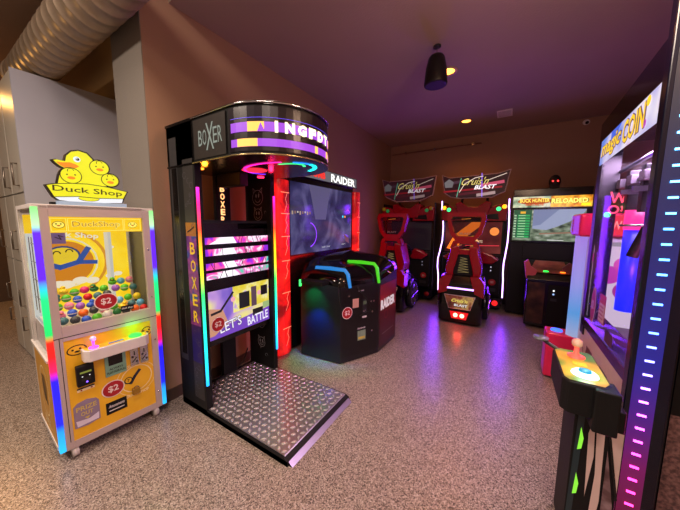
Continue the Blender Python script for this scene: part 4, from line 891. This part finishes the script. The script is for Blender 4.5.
# inside
mb = MB(); mb.box(.1, MW-.1, .56, .59, .66, 2.1, print_noise('coin_back', [(.3, '#4a3050'), (.5, '#8a5a8a'), (.65, '#b888b0'), (.8, '#d8a8c8')], 4, .4, 3)); F = front(.56)
for cx, cz, r, c_ in ((.15, 1.15, .12, '#d838a8'), (.3, 1.05, .15, '#c838b8'), (.5, 1.1, .12, '#e060c0'), (.25, 1.3, .1, '#f0d0f0'), (.45, 1.3, .1, '#e8c8f0')): mb.disc(F, cx, cz, r, glow(c_, .55), .003)
mb.build('back_panel', t, 'dim purple back with magenta blobs')
mb = MB().box(.02, MW-.1, .02, .56, .66, .72, mat('coin_bed', '#382040', .4)); mb.build('coin_bed', t)
mb = MB()
for z, y in ((1.88, .1), (1.84, .2), (1.78, .12), (1.72, .3), (1.68, .22)): mb.tube([(.05, y, z), (MW-.3, y, z+.03)], .012, mat('rail_metal', '#8a8090', .3, .9), 8)
for u in (.25, .5, .75): mb.box(u-.03, u+.03, .1, .3, 1.58, 1.86, DKG, .006)
mb.tube([(.45, .2, 1.6), (.42, .12, 1.3)], .03, BLM); mb.build('gantry', t, 'metal gantry rails behind the glass')
mb = MB().lathe([(.001, 0), (.05, 0), (.05, .55), (.001, .55)], (.30, .15, .92), glow('#1820ff', 1.8), 20); mb.lathe([(.001, 0), (.055, 0), (.055, .13), (.001, .13)], (.30, .15, 1.47), glow('#ff3090', 1.6), 20); mb.build('coin_tube', t, 'glowing blue tube with pink top')
mb = MB().tube([(.55+.06*cos(2*PI*k/28), .11+.09*sin(2*PI*k/28), 1.50) for k in range(29)], .007, CHR, 8); mb.build('hoop', t, 'chrome hoop')
mb = MB(); FA = right(.012); mb.rect(FA, .02, .3, .72, 1.34, glow('#e0c8e8', .85), .001)
for cu, cv, r, c_ in ((.06, 1.25, .05, '#d030a8'), (.12, 1.12, .07, '#c838b8'), (.07, .98, .05, '#d83aa8'), (.2, 1.2, .06, '#e050c0'), (.22, 1.0, .07, '#b030a0')): mb.disc(FA, cu, cv, r, glow(c_, .8), .003)
mb.build('far_art', t, 'white end panel with magenta blobs'); mb = MB()
for x in (.15, .35, .55): mb.box(x-.012, x+.012, .05, .55, 1.70, 1.73, mat('rail_metal', '#8a8090', .3, .9)); mb.box(x-.04, x+.04, .08, .2, 1.76, 1.82, mat('carriage_grey', '#77707c', .4), .006)
mb.build('cross_rails', t)
mb = MB(); F = right(.2); NE = glow('#ff4868', 2); mb.stroke(F, [(.04, 1.73), (.06, 1.66), (.08, 1.72), (.10, 1.66), (.12, 1.74)], .01, NE, .0); mb.arc(F, .06, 1.61, .025, .01, NE, w=0.0, seg=10); mb.stroke(F, [(.10, 1.63), (.12, 1.58), (.14, 1.64), (.10, 1.60)], .01, NE, .0); mb.build('neon_sign', t, 'red neon squiggle')
mb = MB().ball((.16, .04, 1.575), .018, glow('#30ff70', 2.5)); mb.build('indicator_lamp', t, 'green lamp')
mb = MB()
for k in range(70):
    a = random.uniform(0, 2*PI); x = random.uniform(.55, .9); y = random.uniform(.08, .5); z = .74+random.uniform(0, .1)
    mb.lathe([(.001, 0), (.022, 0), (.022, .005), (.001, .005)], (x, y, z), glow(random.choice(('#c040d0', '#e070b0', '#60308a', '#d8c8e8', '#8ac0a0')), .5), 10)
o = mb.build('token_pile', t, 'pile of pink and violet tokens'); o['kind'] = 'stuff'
F = front(0); mb = MB(); mb.disc(F, .28, .93, .06, mat('sticker_white', '#e8d8d4', .5), .004, .13); mb.disc(F, .28, .93, .052, mat('magenta_print', '#a82868', .5), .005, .12); mb.text(F, '$2', .28, .93, .07, WHT, .007, width=.06); mb.build('price_sticker', t, 'oval magenta price sticker')
mb = MB(); mb.rect(F, .42, .56, .86, 1.05, mat('notice_red', '#b83a48', .5), .004); mb.rect(F, .43, .55, .87, .99, mat('notice_cream', '#d8b8c0', .5), .005)
for k in range(4): mb.rect(F, .445, .535, .965-k*.025, .973-k*.025, mat('magenta_print', '#a82868', .5), .007)
mb.build('notice', t, 'red and cream notice on the glass')
mb = MB(); mb.arc(F, .42, .85, .07, .01, mat('grey_print', '#77747a', .4), 0, 180, w=.004, rv=.07); mb.build('decal', t); mb = MB(); mb.rect(F, .6, .75, .74, .86, mat('dark_notice', '#3a2a40', .4), .004); mb.build('notice', t, 'dark notice on the lower glass')
light('AREA', (.85, 2.35, 2.0), '#f0c8ff', 60, .5, (0, 0, 0), 'coin_interior_lamp'); light('POINT', (.8, 2.2, 1.2), '#ff70c8', 10, .1, name='coin_pink_lamp')
# light column at the near corner
mb = MB().box(MW-.085, MW-.03, -.06, .075, .0, 2.6, mat('column_blue_black', '#0c0e24', .2), .006); mb.build('light_column', t)
CL = glow_ramp('column_led', 'Z', .1, 2.3, [(0, '#ff2850'), (.14, '#ff30b0'), (.26, '#e050ff'), (.34, '#8070ff'), (.42, '#5070ff'), (.6, '#4aa0ff'), (1, '#70c8ff')], 9)
CG = glow_ramp('column_back_glow', 'Z', .1, 2.3, [(0, '#7a0c30'), (.14, '#90106a'), (.26, '#5a10a0'), (.36, '#1a14b0'), (.6, '#0c1a80'), (.85, '#08204a'), (1, '#061830')], .6)
G = right(MW-.03); mb = MB(); mb.rect(G, -.042, .035, .05, 2.55, CG, .002); mb.build('diffuser', t, 'dim glowing diffuser')
k = 0; z = .1
while z < 2.5:
    MB().box(MW-.03, MW-.024, -.016, .012, z-.004, z+.004, CL).build('led_bar', t); z += .063
light('AREA', (.56, 1.57, .45), '#ff30a0', 2.5, .06, (-90, 0, 0), 'column_pink', sy=.7); light('AREA', (.56, 1.57, 1.4), '#3040ff', 3, .06, (-90, 0, 0), 'column_blue', sy=1.2)
# near side of the body, right of the column
mb = MB().box(MW-.14, MW-.085, .0, .62, .03, 2.6, mat('column_black', '#0a0a14', .2)); S = right(MW-.085); mb.rect(S, .1, .61, .68, 2.55, BLM, .006); mb.rect(S, .1, .61, .03, .68, print_noise('side_mauve', [(.35, '#4a3436'), (.5, '#6e5050'), (.65, '#8a6866')], 70, .5), .006)
mb.arc(S, .2, .78, .05, .01, DKG, w=.009); mb.build('side_panel', t, 'side panel, mauve below and black above')
# console with joystick (projects toward the room)
lx = lambda Y: 2.86-Y
mb = MB(); mb.prism([(1.478, -.30), (1.45, -.322), (1.15, -.322), (1.12, -.29), (1.12, -.18), (1.15, -.165), (1.44, -.165), (1.478, -.19)], id3, .73, .868, BLM, .008); mb.build('console', t)
mb = MB(); T = top(.869); CT = print_noise('console_art', [(.3, '#b0501c'), (.45, '#c8a030'), (.55, '#5a8a30'), (.7, '#1e7a6a')], 5, .3, 1)
mb.poly(T, [(1.468, -.30), (1.445, -.314), (1.155, -.314), (1.13, -.288), (1.13, -.185), (1.155, -.173), (1.435, -.173), (1.468, -.193)], CT, .002)
mb.poly(T, [(1.31, -.265), (1.31, -.215), (1.27, -.215), (1.27, -.265)], mat('print_yellow', '#d8c020', .4), .004)
mb.build('console_top', t, 'orange and green printed console top')
mb = MB().lathe([(.001, .016), (.034, .014), (.044, .006), (.046, 0)], (1.39, -.24, .87), glow('#c8fff4', 2.6), 28); mb.lathe([(.001, .024), (.02, .022), (.022, .014)], (1.39, -.24, .87), glow('#1890b8', 1.6), 20); mb.build('push_button', t, 'big white lit button with blue centre')
light('POINT', (.32, 1.48, .93), '#a0ffe8', .5, .03, name='console_button_glow')
mb = MB().lathe([(.034, 0), (.034, .006), (.02, .012), (.01, .018), (.008, .06)], (1.205, -.24, .87), glow('#ff4a38', 2.2), 20); mb.ball((1.205, -.24, .94), .022, mat('joystick_ball', '#d8a090', .1)); mb.build('joystick', t, 'red lit joystick with clear ball')
light('POINT', (.30, 1.66, .93), '#ff5030', .2, .02, name='joystick_lamp')
mb = MB(); mb.tube([(1.14, -.29, .86), (1.11, -.34, .88), (1.10, -.37, .90)], .01, DKG); mb.lathe([(.001, .01), (.035, .008), (.035, 0)], (1.10, -.37, .895), mat('pale_knob', '#585c64', .3), 16); mb.build('side_lever', t)
mb = MB(); mb.box(1.12, 1.36, -.25, -.09, .0, .73, BLM, .006).box(1.10, 1.15, -.10, .0, .0, .60, BLM); G = lambda u, v, w: (1.36+w, u-.25, v)
mb.poly(G, [(.0, .02), (.02, .02), (.035, .72), (.012, .72)], mat('teal_dark', '#1a3038', .3), .003)
mb.poly(G, [(.06, .3), (.075, .5), (.065, .70), (.05, .6)], CRM, .004); mb.poly(G, [(.075, .12), (.085, .42), (.072, .68), (.10, .70), (.108, .3), (.09, .08)], CRM, .004)
mb.poly(G, [(.115, .64), (.158, .64), (.158, .36)], CRM, .005); mb.poly(G, [(.115, .55), (.15, .3), (.15, .05), (.115, .05)], print_noise('pedestal_plum', [(.3, '#2a1c20'), (.5, '#5a4044'), (.7, '#9a8088')], 12), .005); mb.stroke(G, [(.11, .66), (.158, .34)], .008, BLK, .007)
LM = glow('#90f040', 1.0)
mb.build('console_pedestal', t, 'dark pedestal with cream diagonal art')
for z in (.56, .34):
    mb = MB(); mb.poly(G, [(.018, z-.05), (.032, z-.04), (.036, z+.01), (.024, z+.06)], LM, .006); mb.build('accent_light', t, 'lime accent light')
mb = MB(); mb.poly(G, [(.125, .10), (.142, .10), (.144, .26), (.127, .26)], LM, .008); mb.build('accent_light', t, 'lime accent light')
mb = MB().box(1.40, 1.50, -.225, -.15, .69, .865, BLM, .008); mb.build('bill_acceptor', t, 'black bill acceptor box')

# ------------------------------------------------------------------ general light: warm ceiling lamps behind and beside the camera, plus added unseen fill lights
light('AREA', (-1.0, .2, 3.5), '#ffe8d4', 44, .5, (0, 0, 0), 'ceiling_lamp_a')
light('AREA', (.6, -1.4, 3.5), '#ffe8d4', 62, .5, (0, 0, 0), 'ceiling_lamp_b')
light('AREA', (-2.4, -1.0, 3.4), '#ffe8d4', 100, .6, (0, 0, 0), 'ceiling_lamp_c')
light('POINT', (.4, 1.3, 2.5), '#ffd2b0', 38, .12, name='added_ceiling_fill')  # added mid-air fill point to brighten the ceiling, no fixture hangs here
light('SPOT', (.55, 2.3, 3.15), '#ffc090', 60, .06, (0, 0, 0), 'downlight', spot=150)  # unseen spot added to brighten the room under the low ceiling
light('SPOT', (-.7, 1.45, 3.15), '#ffc090', 50, .06, (0, 0, 0), 'downlight', spot=150)  # second added spot, out of view, fills the near end of the room
light('AREA', (-6.6, .4, 3.3), '#ffb860', 40, .3, (0, 0, 0), 'hall_lamp')

w = bpy.data.worlds.new('world'); bpy.context.scene.world = w; w.use_nodes = True
w.node_tree.nodes['Background'].inputs['Color'].default_value = (.45, .4, .4, 1); w.node_tree.nodes['Background'].inputs['Strength'].default_value = .02
vs = bpy.context.scene.view_settings
vs.view_transform = 'Standard'; vs.look = 'None'; vs.gamma = 1; vs.use_curve_mapping = False; vs.exposure = 0
